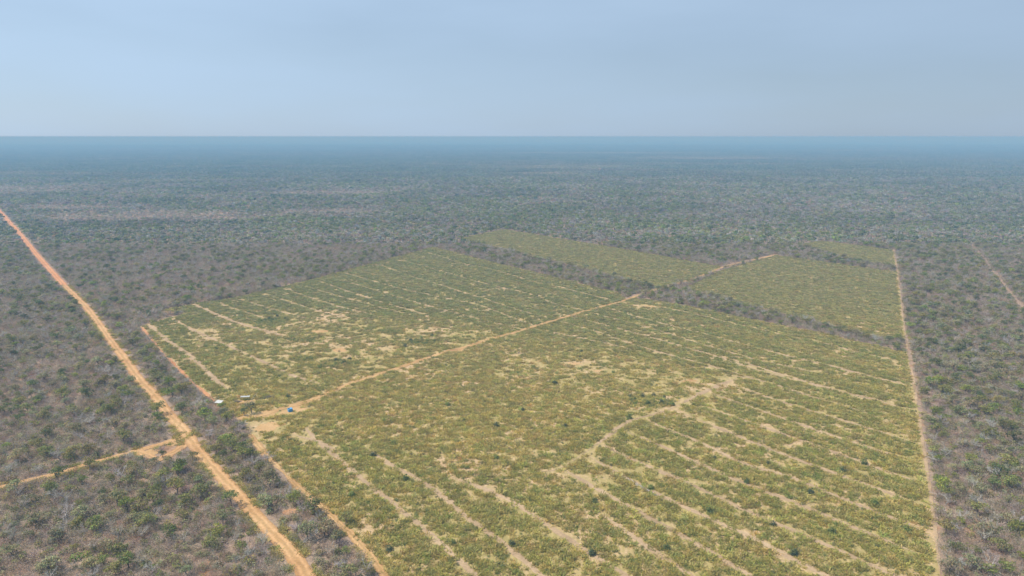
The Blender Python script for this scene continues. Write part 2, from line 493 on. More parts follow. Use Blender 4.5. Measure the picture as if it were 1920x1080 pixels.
# ------------------------------------------------------------------ ground, fields, roads
def ground_sheet():
    a = [0, 40, 80, 120, 160, 200, 250, 300, 400, 500, 650, 800, 1000, 1400, 2000, 3000, 4500, 6500, 9000, 13000, 19000, 27000, 40000]
    ax = np.array([-v for v in a[:0:-1]] + a, float)
    n = len(ax)
    X, Y = np.meshgrid(ax, ax)
    verts = np.c_[X.ravel(), Y.ravel(), np.zeros(n * n)]
    i, j = np.meshgrid(np.arange(n - 1), np.arange(n - 1))
    q = (j * n + i).ravel()
    faces = np.c_[q, q + 1, q + n + 1, q + n]
    o = link("ground", mesh_from("ground", verts, faces, mats=[M_FLOOR]))
    return tag(o, "flat reddish brown forest floor reaching to the horizon", kind="structure")

def ragged(P, step=2.5, amp=0.7, seed=0):
    """a closed outline resampled with an uneven edge"""
    out = []
    Q = list(P) + [P[0]]
    for k, ((x0, y0), (x1, y1)) in enumerate(zip(Q[:-1], Q[1:])):
        L = math.hypot(x1 - x0, y1 - y0)
        n = max(1, int(L / step))
        for i in range(n):
            t = i / n
            x, y = x0 + t * (x1 - x0), y0 + t * (y1 - y0)
            nx, ny = -(y1 - y0) / L, (x1 - x0) / L
            w = amp * 2 * (fbm(np.array([x * 0.25]), np.array([y * 0.25]), seed)[0] - 0.5)
            if i == 0:
                w = 0
            out.append((x + nx * w, y + ny * w))
    return out

def sheet(name, P, z, mat, label):
    o = link(name, mesh_from(name, [(x, y, z) for x, y in P], [list(range(len(P)))], mats=[mat]))
    return tag(o, label, kind="structure")

def ribbon(name, line, width, z, mat, label, step=1.6, rough=0.35, seed=0, taper=False, gaps=0.0, ruts=False):
    """a strip of bare soil with ragged edges and, for a road, two wheel ruts and a low crown"""
    P = smooth(line, step)
    n = len(P)
    T = np.gradient(P, axis=0)
    T /= np.linalg.norm(T, axis=1)[:, None] + 1e-9
    N = np.c_[-T[:, 1], T[:, 0]]
    s = np.r_[0, np.cumsum(np.linalg.norm(np.diff(P, axis=0), axis=1))]
    wl_ = 1 + rough * 2 * (fbm(s * 0.28, s * 0 + 3.3, seed) - 0.5) + rough * 0.8 * (vnoise(s * 1.1, s * 0 + 8, seed + 5) - 0.5)
    wr_ = 1 + rough * 2 * (fbm(s * 0.28, s * 0 + 7.7, seed + 1) - 0.5) + rough * 0.8 * (vnoise(s * 1.1, s * 0 + 4, seed + 6) - 0.5)
    if gaps:
        gsp = np.clip((fbm(s * 0.055, s * 0 + 1.1, seed + 9) - gaps) * 6, 0.12, 1)
        wl_, wr_ = wl_ * gsp, wr_ * gsp
    if taper:
        e = np.clip(np.minimum(s, s[-1] - s) / 9.0, 0.08, 1)
        wl_, wr_ = wl_ * e, wr_ * e
    prof = [(-1, 0.0), (-0.62, 0.05), (-0.42, -0.01), (-0.2, 0.05), (0.2, 0.05), (0.42, -0.01), (0.62, 0.05), (1, 0.0)] if ruts else [(-1, 0.0), (-0.4, 0.03), (0, 0.02), (0.4, 0.03), (1, 0.0)]
    cols = []
    for u, h in prof:
        w = (wl_ if u < 0 else wr_) * width / 2 * u
        xy = P + N * w[:, None]
        cols.append(np.c_[xy, np.full(n, z + h)])
    k = len(prof)
    verts = np.stack(cols, 1).reshape(-1, 3)
    i, j = np.meshgrid(np.arange(n - 1), np.arange(k - 1), indexing='ij')
    q = (i * k + j).ravel()
    faces = np.c_[q, q + 1, q + k + 1, q + k]
    me = mesh_from(name, verts, faces, mats=[mat])
    at = me.attributes.new("across", 'FLOAT', 'POINT')
    at.data.foreach_set("value", np.tile(np.array([u for u, _ in prof], np.float32), n))
    o = link(name, me)
    return tag(o, label, kind="structure")

ground_sheet()
sheet("field_ground", ragged(F1, seed=1), 0.05, M_FIELD, "large near field of sandy soil and dry grass")
sheet("field_ground", ragged(F2, seed=2), 0.05, M_FIELD, "long green field beyond the strip of woodland")
sheet("field_ground", ragged(F3, seed=3), 0.05, M_FIELD, "right hand green field beyond the strip of woodland")
sheet("field_ground", ragged(F4, seed=4), 0.05, M_FIELD, "small farthest field at the upper right")

ROAD_S = smooth(ROAD, 3)
near_road = [p for p in ROAD if p[1] < 520]
far_road = [p for p in ROAD if p[1] > 450]
ribbon("road", near_road, 3.9, 0.13, M_ROAD, "straight sandy orange dirt road at the left", rough=0.22, seed=21, ruts=True)
ribbon("road", far_road, 4.3, 0.12, M_REDROAD, "far reddish stretch of the dirt road at the left", rough=0.22, seed=22, step=4, ruts=True)
ribbon("track", SIDE, 2.8, 0.10, M_ROAD, "narrow sandy side track leaving the dirt road to the left", rough=0.35, seed=23, ruts=True)
ribbon("track", LOOP, 3.2, 0.085, M_ROAD, "curved sandy turning loop beside the road junction", rough=0.5, seed=24)
ribbon("track", CENTRE, 3.0, 0.12, M_TRACK, "sandy track crossing the middle of the near field", rough=0.55, seed=25)
ribbon("track", CENTRE2, 2.5, 0.12, M_TRACK, "sandy track running on between the far fields", rough=0.6, seed=26, gaps=0.10)
ribbon("track", RIGHTEDGE, 0.95, 0.12, M_STRIP, "narrow sandy edge track between the field and the right hand forest", rough=0.7, seed=27, gaps=0.26)
ribbon("track", FARROAD[2:], 0.95, 0.10, M_STRIP, "faint far track through the forest at the right edge", rough=0.6, seed=28, gaps=0.36)
ribbon("track", LEFTEDGE, 1.4, 0.12, M_REDROAD, "broken reddish edge track left of the upper field corner", rough=0.6, seed=29, gaps=0.25)
ribbon("track", LEFTEDGE2, 2.4, 0.12, M_TRACK, "broken sandy edge track between the woodland strip and the near field", rough=0.5, seed=30, gaps=0.22)

WIDE = {17: 2.2, 30: 2.8, 37: 2.6, 38: 1.9, 39: 2.2}
STRIP_W = []
STRIP_PLACE = {}
for i, s in enumerate(STRIPS):
    nr = np.mean([p[1] for p in s])
    w = WIDE.get(i, float(np.interp(nr, [150, 230, 300, 450], [1.8, 1.55, 1.3, 1.15])))
    STRIP_W.append(w)
    plc = ("of the lower right rows, counted from the middle" if 8 <= i <= 13 else "of the lower left rows, counted from the middle" if 14 <= i <= 16 else "of the right hand rows, counted from the middle up" if i < 8
           else "of the rows right of the upper centre track, counted down" if 18 <= i <= 24 else "of the rows left of the upper centre track, counted up" if 25 <= i <= 29
           else "of the short rows along the upper left field edge" if 30 <= i <= 36 else "at the left corner of the near field")
    STRIP_PLACE[plc] = STRIP_PLACE.get(plc, 0) + 1
    lab = "broken sandy line along the heads of the lower rows" if i == 17 else f"pale sandy strip, number {STRIP_PLACE[plc]} {plc}"
    ribbon("bare_strip", s, w, 0.09 + 0.002 * (i % 5), M_STRIP, lab, rough=0.45, seed=40 + 3 * i, taper=True, gaps=0.30 if i == 17 else (-0.1 if i < 17 else 0.12))

def blot(name, c, r, z, mat, label, seed, squash=1.0, rz=0.0):
    n = 40
    P = []
    for k in range(n):
        a = 2 * math.pi * k / n
        q = r * (0.72 + 0.75 * (fbm(np.array([2 + 1.6 * math.cos(a)]), np.array([2 + 1.6 * math.sin(a)]), seed)[0] - 0.5) * 1.6)
        x, y = q * math.cos(a), q * squash * math.sin(a)
        P.append((c[0] + x * math.cos(rz) - y * math.sin(rz), c[1] + x * math.sin(rz) + y * math.cos(rz)))
    return sheet(name, P, z, mat, label)

BLOTS = [((-91, 236.5), 9, 0.55, R(38)), ((-81.5, 239), 7.5, 0.7, R(30)), ((-86, 224), 6, 0.9, 0), ((-100.8, 344.8), 6.5, 0.9, 0.3),
         ((-104, 247.5), 5.5, 0.5, R(20)), ((-81.8, 312.8), 5, 0.8, 0.5), ((-200, 386), 6, 0.5, R(20)), ((82, 400), 6, 0.6, 0.2),
         ((-60.8, 168.6), 2.6, 0.7, 0.4), ((-92.2, 217.2), 2.6, 0.5, 0.3), ((-103.5, 225), 2.2, 0.7, 0.3), ((226, 578), 6, 0.5, 0.6),
         ((-111.5, 214), 6.6, 0.8, 0.6), ((-118, 204), 4.2, 0.8, 0.6), ((-26, 313), 3.6, 0.9, 0.4), ((-105, 240), 3.6, 0.7, 0.6), ((74, 270), 4, 0.8, .2), ((28, 293), 4, .7, .3), ((38,283),3,.8,.1)]
BLOT_NAMES = ["trodden sand in front of the camp trees", "bare sand around the blue tank", "bare sand below the camp at the field corner", "largest bare sand patch in the upper left field block",
              "orange sand under the grey roof", "bare sand patch below the largest one in the left block", "pale sand at the upper left field corner", "bare sand near the woodland strip right of the track",
              "orange soil glade in the wood beside the dirt road", "small red soil heap at the wood edge", "small red soil spot in the wood by the camp", "bright sand where the far track ends",
              "sand apron at the road junction", "sand inside the turning loop", "sandy widening of the centre track", "bare sand between the two shelters", "bare patch at the head of the right rows",
              "left one of two bare patches below the upper rows", "right one of two bare patches below the upper rows"]
for i, (c, r, sq, rz) in enumerate(BLOTS):
    mt = M_REDSOIL if i in (8, 9, 10) else M_YARD
    blot("bare_soil", c, r, 0.074 + 0.0015 * i, mt, BLOT_NAMES[i], 200 + i, sq, rz)

STRIP_PTS = [smooth(s, 4) for s in STRIPS]

# ------------------------------------------------------------------ plant shapes
def rand_dirs(g, n, up=-0.3):
    v = g.normal(size=(n * 3, 3))
    v /= np.linalg.norm(v, axis=1)[:, None]
    v = v[v[:, 2] > up][:n]
    return v

def quads(g, c, nrm, size, aspect=1.0, tone=(0.7, 1.3), hue=0.12):
    """one small folded leaf face at each centre"""
    n = len(c)
    nrm = nrm / (np.linalg.norm(nrm, axis=1)[:, None] + 1e-9)
    r = g.normal(size=(n, 3))
    u = np.cross(nrm, r)
    u /= np.linalg.norm(u, axis=1)[:, None] + 1e-9
    w = np.cross(nrm, u)
    s = np.broadcast_to(size, n)[:, None] * 0.5
    a = np.broadcast_to(aspect, n)[:, None]
    j = lambda: 0.7 + 0.6 * g.random((n, 1))
    V = np.stack([c - u * s * j() - w * s * a * 0.4, c + u * s * j() - w * s * a * j(), c + u * s * j() * 0.5 + w * s * a * j(), c - u * s * j() + w * s * a * 0.6 * j()], 1)
    F = np.arange(n * 4).reshape(n, 4)
    t = g.uniform(tone[0], tone[1], (n, 1)) * (1 + hue * g.normal(size=(n, 3)) * np.array([1, .6, .8]))
    return V.reshape(-1, 3), F, np.repeat(t, 4, 0)

def merge(parts):
    V, F, T, o = [], [], [], 0
    for v, f, t in parts:
        V.append(v); F.append(f + o); T.append(t)
        o += len(v)
    return np.concatenate(V), np.concatenate(F), np.concatenate(T)

def tube(pts, rad, sides=4):
    pts = np.asarray(pts, float)
    n = len(pts)
    T = np.gradient(pts, axis=0)
    T /= np.linalg.norm(T, axis=1)[:, None] + 1e-9
    ref = np.array([0.31, 0.95, 0.11])
    A = np.cross(T, ref); A /= np.linalg.norm(A, axis=1)[:, None] + 1e-9
    B = np.cross(T, A)
    ang = np.arange(sides) * 2 * np.pi / sides
    V = pts[:, None] + np.asarray(rad)[:, None, None] * (np.cos(ang)[None, :, None] * A[:, None] + np.sin(ang)[None, :, None] * B[:, None])
    i, j = np.meshgrid(np.arange(n - 1), np.arange(sides), indexing='ij')
    q = (i * sides + j).ravel(); q2 = (i * sides + (j + 1) % sides).ravel()
    F = np.c_[q, q2, q2 + sides, q + sides]
    return V.reshape(-1, 3), F, np.ones((n * sides, 3))

def wander(g, a, d, L, n=5, bend=0.35, lift=0.1):
    p, out = np.array(a, float), [np.array(a, float)]
    d = np.array(d, float); d /= np.linalg.norm(d)
    for _ in range(n):
        d = d + g.normal(size=3) * bend * 0.5 + np.array([0, 0, lift])
        d /= np.linalg.norm(d)
        p = p + d * L / n
        out.append(p.copy())
    return np.array(out)

def make_green(g, size=1.0, leaves=420, leaf=0.36, flat=0.62):
    """trunk and limbs; crown of leaf clumps in uneven lobes. About 4.5 m tall and 5 m across at size 1."""
    H, Rr = 4.3 * size, 2.5 * size
    trunk = []
    base = wander(g, (0, 0, -0.1), (0.15 * g.normal(), 0.15 * g.normal(), 1), H * 0.45, 4, 0.25)
    trunk.append(tube(base, np.linspace(0.17, 0.11, 5) * size, 6))
    nl = g.integers(6, 10)
    lobes = []
    for k in range(nl):
        a = 2 * math.pi * (k + g.random() * 0.8) / nl
        rr = Rr * g.uniform(0.25, 0.78)
        c = np.array([rr * math.cos(a), rr * math.sin(a), H * g.uniform(0.5, 0.86)])
        lobes.append((c, Rr * g.uniform(0.32, 0.52)))
        br = wander(g, base[-1 - (k % 2)], c - base[-1], np.linalg.norm(c - base[-1]), 4, 0.2)
        trunk.append(tube(br, np.linspace(0.085, 0.025, 5) * size, 4))
    lobes.append((np.array([0.2 * g.normal(), 0.2 * g.normal(), H * 0.82]), Rr * 0.45))
    P = []
    w = np.array([r ** 2 for _, r in lobes]); w /= w.sum()
    for (c, r), k in zip(lobes, w):
        m = max(8, int(leaves * k))
        d = rand_dirs(g, m, -0.55)
        q = c + d * (r * g.uniform(0.55, 1.12, (len(d), 1))) * np.array([1, 1, flat])
        lob = g.uniform(0.8, 1.2)
        P.append(quads(g, q, d + g.normal(size=d.shape) * 0.55 + np.array([0, 0, .35]), leaf * size ** 0.5 * g.uniform(0.6, 1.3, len(d)), 0.9, (0.75 * lob, 1.25 * lob), 0.1))
    return merge(trunk), merge(P)

def make_bare(g, size=1.0, twigs=260):
    """leafless tree: pale trunk and limbs, and a haze of thin twigs"""
    H = 5.0 * size
    trunk, tips = [], []
    base = wander(g, (0, 0, -0.1), (0.3 * g.normal(), 0.3 * g.normal(), 1), H * 0.4, 4, 0.35)
    trunk.append(tube(base, np.linspace(0.2, 0.14, 5) * size, 6))
    br = []
    n1 = g.integers(4, 7)
    for k in range(n1):
        a = 2 * math.pi * (k + g.random() * 0.7) / n1
        d = np.array([math.cos(a), math.sin(a), g.uniform(0.35, 1.0)])
        b1 = wander(g, base[-1 - (k % 3 == 2)], d, H * g.uniform(0.35, 0.55), 5, 0.4)
        br.append(tube(b1, np.linspace(0.115, 0.055, 6) * size, 4))
        for m in range(g.integers(3, 5)):
            s = b1[g.integers(1, 6)]
            d2 = d + g.normal(size=3) * 0.75 + np.array([0, 0, 0.25])
            b2 = wander(g, s, d2, H * g.uniform(0.16, 0.34), 4, 0.5)
            br.append(tube(b2, np.linspace(0.065, 0.03, 5) * size, 3))
            tips += [b2[2], b2[3], b2[4]]
    tips = np.array(tips)
    c = tips[g.integers(0, len(tips), twigs)] + g.normal(size=(twigs, 3)) * 0.16 * size
    d = g.normal(size=(twigs, 3)) + np.array([0, 0, 0.4])
    d /= np.linalg.norm(d, axis=1)[:, None]
    L = g.uniform(0.35, 0.9, (twigs, 1)) * size ** 0.5
    sd = np.cross(d, g.normal(size=(twigs, 3))); sd /= np.linalg.norm(sd, axis=1)[:, None]
    wd = 0.035 * size ** 0.5
    V = np.stack([c - sd * wd, c + sd * wd, c + d * L + sd * wd * 0.4, c + d * L - sd * wd * 0.4], 1).reshape(-1, 3)
    tw = (V, np.arange(twigs * 4).reshape(-1, 4), np.repeat(g.uniform(0.65, 1.15, (twigs, 1)) * np.ones(3), 4, 0))
    return merge(trunk), merge(br), tw

def make_scrub(g, leaves=170, leaf=0.17, R0=1.35, H=1.9):
    """leafless thicket bush: a fan of stems carrying fine twigs"""
    stems = []
    n = 9
    pts = []
    for k in range(n):
        a = 2 * math.pi * (k + g.random()) / n
        d = np.array([math.cos(a) * g.uniform(0.3, 0.9), math.sin(a) * g.uniform(0.3, 0.9), 1.0])
        b = wander(g, (0.2 * math.cos(a), 0.2 * math.sin(a), 0), d, H * g.uniform(0.8, 1.15), 4, 0.35, 0.0)
        v, f, t = tube(b, np.linspace(0.035, 0.012, 5), 3)
        stems.append((v, f, t * 1.15))
        pts += list(b[2:])
    pts = np.array(pts)
    c = pts[g.integers(0, len(pts), leaves)] + g.normal(size=(leaves, 3)) * np.array([.42, .42, .28])
    c[:, 2] = np.maximum(c[:, 2], 0.15)
    q = quads(g, c, g.normal(size=(leaves, 3)) + np.array([0, 0, .5]), leaf * g.uniform(0.6, 1.5, leaves), 0.45, (0.7, 1.3), 0.06)
    return merge(stems + [q])

def make_blob(g, n=30, leaf=0.95, R0=2.0, H=3.2):
    """small far crown"""
    d = rand_dirs(g, n, -0.25)
    lob = 0.75 + 0.5 * g.random((len(d), 1))
    c = np.array([0, 0, H * 0.5]) + d * np.array([R0, R0, H * 0.42]) * lob * g.uniform(0.75, 1.05, (len(d), 1))
    return quads(g, c, d + g.normal(size=d.shape) * 0.45 + np.array([0, 0, .3]), leaf * g.uniform(0.7, 1.3, len(d)), 0.9, (0.72, 1.28), 0.08)

def make_tuft(g, n=64, R0=1.0):
    """a patch of dry grass, tussocks of upright blades"""
    k = 9
    cc = g.normal(size=(k, 2)) * R0 * 0.55
    c = cc[g.integers(0, k, n)] + g.normal(size=(n, 2)) * 0.22
    a = g.uniform(0, 2 * math.pi, n)
    h = g.uniform(0.25, 0.6, n)
    w = g.uniform(0.03, 0.075, n)
    lean = g.normal(size=(n, 2)) * 0.85
    dx, dy = np.cos(a) * w, np.sin(a) * w
    z0 = np.zeros(n)
    V = np.stack([np.c_[c[:, 0] - dx, c[:, 1] - dy, z0], np.c_[c[:, 0] + dx, c[:, 1] + dy, z0],
                  np.c_[c[:, 0] + dx * 1.5 + lean[:, 0] * h, c[:, 1] + dy * 1.5 + lean[:, 1] * h, h],
                  np.c_[c[:, 0] - dx * 1.5 + lean[:, 0] * h, c[:, 1] - dy * 1.5 + lean[:, 1] * h, h * 0.9]], 1).reshape(-1, 3)
    t = g.uniform(0.8, 1.2, (n, 1)) * (1 + 0.05 * g.normal(size=(n, 3)))
    return V, np.arange(n * 4).reshape(-1, 4), np.repeat(t, 4, 0)

def make_low(g, n=72, R0=0.62, H=0.75, leaf=0.165):
    """knee-high shrub of the field"""
    d = rand_dirs(g, n, -0.1)
    c = d * np.array([R0, R0, H]) * g.uniform(0.45, 1.1, (len(d), 1)) + np.array([0, 0, 0.12])
    return quads(g, c, d + g.normal(size=d.shape) * 0.5 + np.array([0, 0, .6]), leaf * g.uniform(0.6, 1.4, len(d)), 1.0, (0.82, 1.18), 0.06)

# woodland patch 60 m across for the distance; every crown keeps the colour of its kind
GREENS = np.array([(0.275, 0.265, 0.098), (0.185, 0.200, 0.080), (0.270, 0.300, 0.080), (0.320, 0.302, 0.165)])
MAUVES = np.array([(0.370, 0.295, 0.240), (0.420, 0.370, 0.315), (0.400, 0.280, 0.185), (0.370, 0.325, 0.225)])
PALES = np.array([(0.46, 0.42, 0.375), (0.52, 0.49, 0.45), (0.46, 0.39, 0.29)])

def make_patch(g, W=60.0, n=230, per=9):
    P = []
    for k in range(n):
        x, y = g.uniform(-W / 2, W / 2, 2)
        r = g.uniform(1.4, 2.9)
        h = r * g.uniform(1.2, 1.8)
        u = g.random()
        col = GREENS[g.integers(0, 4)] if u < 0.42 else (MAUVES[g.integers(0, 4)] if u < 0.88 else PALES[g.integers(0, 3)] * 0.8)
        d = rand_dirs(g, per, -0.1)
        c = np.array([x, y, h * 0.45]) + d * np.array([r, r, h * 0.5]) * g.uniform(0.7, 1.0, (len(d), 1))
        v, f, t = quads(g, c, d + g.normal(size=d.shape) * 0.4 + np.array([0, 0, .3]), r * 0.85 * g.uniform(0.7, 1.3, len(d)), 0.9, (0.75, 1.25), 0.05)
        P.append((v, f, t * col))
    return merge(P)

# ------------------------------------------------------------------ scatter of uncountable growth
def proto_collection(name, meshes):
    c = bpy.data.collections.new(name)
    for k, me in enumerate(meshes):
        o = bpy.data.objects.new(f"{name}.{k:03d}", me)
        c.objects.link(o)
    return c

def scatter(name, label, x, y, z, rot, scl, tint, idx, coll):
    """ONE object: a cloud of points, each carrying one plant of the collection"""
    n = len(x)
    me = bpy.data.meshes.new(name)
    me.vertices.add(n)
    me.vertices.foreach_set("co", np.c_[x, y, z].astype(np.float32).ravel())
    for nm, ty, key, dat in (("turn", 'FLOAT_VECTOR', "vector", np.c_[rot[0], rot[1], rot[2]]), ("size", 'FLOAT_VECTOR', "vector", scl),
                             ("tint", 'FLOAT_VECTOR', "vector", tint)):
        a = me.attributes.new(nm, ty, 'POINT')
        a.data.foreach_set(key, np.asarray(dat, np.float32).ravel())
    a = me.attributes.new("pick", 'INT', 'POINT')
    a.data.foreach_set("value", np.asarray(idx, np.int32))
    o = link(name, me)
    ng = bpy.data.node_groups.new(name + "_growth", 'GeometryNodeTree')
    ng.interface.new_socket("Geometry", in_out='INPUT', socket_type='NodeSocketGeometry')
    ng.interface.new_socket("Geometry", in_out='OUTPUT', socket_type='NodeSocketGeometry')
    N, L = ng.nodes, ng.links
    gi, go = N.new("NodeGroupInput"), N.new("NodeGroupOutput")
    ci = N.new("GeometryNodeCollectionInfo")
    ci.inputs["Collection"].default_value = coll
    ci.inputs["Separate Children"].default_value = True
    ci.inputs["Reset Children"].default_value = True
    ip = N.new("GeometryNodeInstanceOnPoints")
    ip.inputs["Pick Instance"].default_value = True
    def named(nm, ty):
        a = N.new("GeometryNodeInputNamedAttribute")
        a.data_type = ty
        a.inputs["Name"].default_value = nm
        return a.outputs["Attribute"]
    L.new(gi.outputs[0], ip.inputs["Points"])
    L.new(ci.outputs[0], ip.inputs["Instance"])
    L.new(named("pick", 'INT'), ip.inputs["Instance Index"])
    L.new(named("turn", 'FLOAT_VECTOR'), ip.inputs["Rotation"])
    L.new(named("size", 'FLOAT_VECTOR'), ip.inputs["Scale"])
    L.new(ip.outputs[0], go.inputs[0])
    md = o.modifiers.new("growth", 'NODES')
    md.node_group = ng
    return tag(o, label, kind="stuff")

def grid(x0, x1, y0, y1, s, jit=0.9):
    X, Y = np.meshgrid(np.arange(x0, x1, s), np.arange(y0, y1, s))
    X = X.ravel() + rng.uniform(-0.5, 0.5, X.size) * s * jit
    Y = Y.ravel() + rng.uniform(-0.5, 0.5, Y.size) * s * jit
    k = in_view(X, Y)
    return X[k], Y[k]

ALL_FIELDS = (F1, F2, F3, F4)
TRACKS = [(ROAD, 2.5), (SIDE, 1.6), (LOOP, 1.7), (CENTRE, 1.5), (CENTRE2, 2.0), (RIGHTEDGE, 0.5), (FARROAD[2:], 0.5), (LEFTEDGE, 0.8), (LEFTEDGE2, 1.1)]
GLADES = [(-470, 880, 190, 90), (-1050, 1330, 420, 150), (-330, 1240, 150, 70), (160, 2300, 330, 170), (920, 3300, 520, 260), (-620, 980, 120, 60), (-250, 930, 110, 45), (-1500, 1900, 420, 160), (600, 4300, 900, 300), (60, 1900, 200, 80), (250, 620, 40, 25)]

def field_mask(x, y):
    m = np.zeros(x.shape, bool)
    k = y < 800
    t = np.zeros(k.sum(), bool)
    for P in ALL_FIELDS:
        t |= in_poly(x[k], y[k], P)
    m[k] = t
    return m

def clear_of_tracks(x, y, pad):
    ok = np.ones(x.shape, bool)
    for P, hw in TRACKS:
        ok &= dist_line(x, y, P) > hw + pad
    for i in (4, 6, 8, 9, 10, 11, 12, 13, 15):
        c, r, sq, rz = BLOTS[i]
        ok &= np.hypot(x - c[0], (y - c[1]) / sq) > r * 0.72 + pad * 0.6
    ok &= np.hypot(x + 111.2, y - 243.6) > 2.4
    # what grows right in front of the small shelters stays low
    return ok

def glade(x, y):
    v = np.zeros(x.shape)
    for cx, cy_, rx, ry in GLADES:
        wob = 0.7 * (fbm(x / 60.0, y / 60.0, 71) - 0.5)
        v = np.maximum(v, 1 - np.hypot((x - cx) / rx, (y - cy_) / ry) + wob)
    return np.clip(v * 1.5, 0, 0.85)

def pick(tab, n, p, jit=0.10, sat=0.0):
    i = rng.choice(len(tab), n, p=p)
    return i, np.clip(tab[i] * (1 + jit * rng.normal(size=(n, 1))) * (1 + 0.05 * rng.normal(size=(n, 3))), 0.01, 0.9)

def turns(n, tilt=0.06):
    return rng.normal(size=n) * tilt, rng.normal(size=n) * tilt, rng.uniform(0, 2 * math.pi, n)

def two_mat(name, wood, leaf, mats):
    v, f, t = merge([wood, leaf])
    me = mesh_from(name, v, f, t, mats)
    mi = np.r_[np.zeros(len(wood[1]), np.int32), np.ones(len(leaf[1]), np.int32)]
    me.polygons.foreach_set("material_index", mi)
    return me

g = np.random.default_rng(5)
green_kinds, green_parts = [], []
for k in range(9):
    wood, leaf = make_green(g, g.uniform(0.85, 1.15), 430, 0.34, g.uniform(0.5, 0.75))
    green_kinds.append(two_mat(f"green_tree_{k}", wood, leaf, [M_BARK, M_LEAF]))
    green_parts.append((mesh_from("trunk", *wood, mats=[M_BARK]), mesh_from("crown", *leaf, mats=[M_LEAF])))
bare_kinds, bare_parts = [], []
for k in range(8):
    tr, br, tw = make_bare(g, g.uniform(0.85, 1.15))
    bare_kinds.append(two_mat(f"bare_tree_{k}", merge([tr, br]), tw, [M_PALE, M_TWIG]))
    bare_parts.append((mesh_from("trunk", *tr, mats=[M_PALE]), mesh_from("limb", *br, mats=[M_PALE]), mesh_from("twig", *tw, mats=[M_TWIG])))
scrub_kinds = [mesh_from(f"scrub_{k}", *make_scrub(g), mats=[M_TWIG]) for k in range(7)]
blob_kinds = [mesh_from(f"far_crown_{k}", *make_blob(g), mats=[M_LEAF]) for k in range(7)]
tuft_kinds = [mesh_from(f"grass_{k}", *make_tuft(g), mats=[M_GRASS]) for k in range(6)]
low_kinds = [mesh_from(f"low_shrub_{k}", *make_low(g), mats=[M_LEAF]) for k in range(7)]
shrub_parts = [mesh_from("foliage", *make_low(g, 170, 0.95, 1.35, 0.24), mats=[M_LEAF]) for k in range(5)]
patch_kinds = [mesh_from(f"woodland_{k}", *make_patch(g), mats=[M_LEAF]) for k in range(6)]
C_GREEN, C_BARE, C_SCRUB = proto_collection("green_tree_kinds", green_kinds), proto_collection("bare_tree_kinds", bare_kinds), proto_collection("scrub_kinds", scrub_kinds)
C_BLOB, C_TUFT, C_LOW, C_PATCH = proto_collection("far_crown_kinds", blob_kinds), proto_collection("grass_kinds", tuft_kinds), proto_collection("low_shrub_kinds", low_kinds), proto_collection("woodland_kinds", patch_kinds)

NEAR = 640.0
P_GREEN, P_MAUVE, P_PALE = [0.40, 0.14, 0.12, 0.34], [0.36, 0.30, 0.14, 0.20], [0.5, 0.3, 0.2]

# --- near scrub
xs, ys = [], []
for y0, y1, s in ((95, 400, 1.5), (400, NEAR, 2.0)):
    x, y = grid(-1.1 * y1, 1.1 * y1, y0, y1, s)
    xs.append(x); ys.append(y)
x, y = np.concatenate(xs), np.concatenate(ys)
k = ~field_mask(x, y)
x, y = x[k], y[k]
k = clear_of_tracks(x, y, 0.75) & (rng.random(len(x)) < 0.35 + 1.1 * fbm(x / 9.0, y / 9.0, 3))
x, y = x[k], y[k]
n = len(x)
i, t = pick(MAUVES, n, P_MAUVE, 0.16)
far_ = np.where(y > 400, 1.25, 1.0)
s = rng.uniform(0.6, 1.25, n) * far_
scatter("forest_undergrowth", "mauve and grey leafless thorn scrub filling the forest floor", x, y, np.zeros(n), turns(n), np.c_[s, s, s * rng.uniform(0.7, 1.1, n)], t, rng.integers(0, 7, n), C_SCRUB)
# --- near small green bushes among the scrub
x, y = grid(-1.1 * NEAR, 1.1 * NEAR, 95, NEAR, 2.7)
k = ~field_mask(x, y)
x, y = x[k], y[k]
gp = fbm(x / 26.0, y / 26.0, 31)
k = clear_of_tracks(x, y, 0.9) & (rng.random(len(x)) < np.clip((gp - 0.16) * 2.4, 0.2, 0.95))
x, y = x[k], y[k]
n = len(x)
i, t = pick(GREENS, n, P_GREEN, 0.14)
s = rng.uniform(1.0, 2.5, n)
scatter("forest_bush", "low olive green bushes dotted through the leafless scrub", x, y, np.zeros(n), turns(n), np.c_[s, s, s * rng.uniform(0.75, 1.15, n)], t, rng.integers(0, 7, n), C_LOW)

# --- near trees: the largest in the picture become single trees, the rest one mass
def project(x, y, z):
    cp, sp = math.cos(PITCH), math.sin(PITCH)
    dz = z - 100.0
    d = y * cp - dz * sp
    u = y * sp + dz * cp
    return 960 + 1280 * x / d, 540 - 1280 * u / d, d

def tree_points(spots, spacing, prob, lo, hi, seed):
    x, y = grid(-1.1 * NEAR, 1.1 * NEAR, 95, NEAR, spacing)
    k = ~field_mask(x, y)
    x, y = x[k], y[k]
    k = clear_of_tracks(x, y, 1.5) & (rng.random(len(x)) < prob(x, y))
    x, y = x[k], y[k]
    S = np.array(spots)
    k = np.ones(len(x), bool)
    for sx, sy in S:
        k &= np.hypot(x - sx, y - sy) > 3.0
    x, y = np.r_[S[:, 0], x[k]], np.r_[S[:, 1], y[k]]
    s = np.r_[rng.uniform(0.5 * (lo + hi), hi * 1.05, len(S)), lo + (hi - lo) * rng.random(len(x) - len(S)) ** 1.4]
    s[np.hypot(x + 107, y - 204) < 9] *= 0.62
    return x, y, s

def split_largest(x, y, s, h, count):
    px, py, d = project(x, y, np.full(len(x), h * 0.5))
    seen = (px > 6) & (px < 1914) & (py > 250) & (py < 1072)
    rank = np.where(seen, s / d, 0)
    order = np.argsort(-rank)[:count]
    m = np.zeros(len(x), bool)
    m[order] = True
    return m & seen

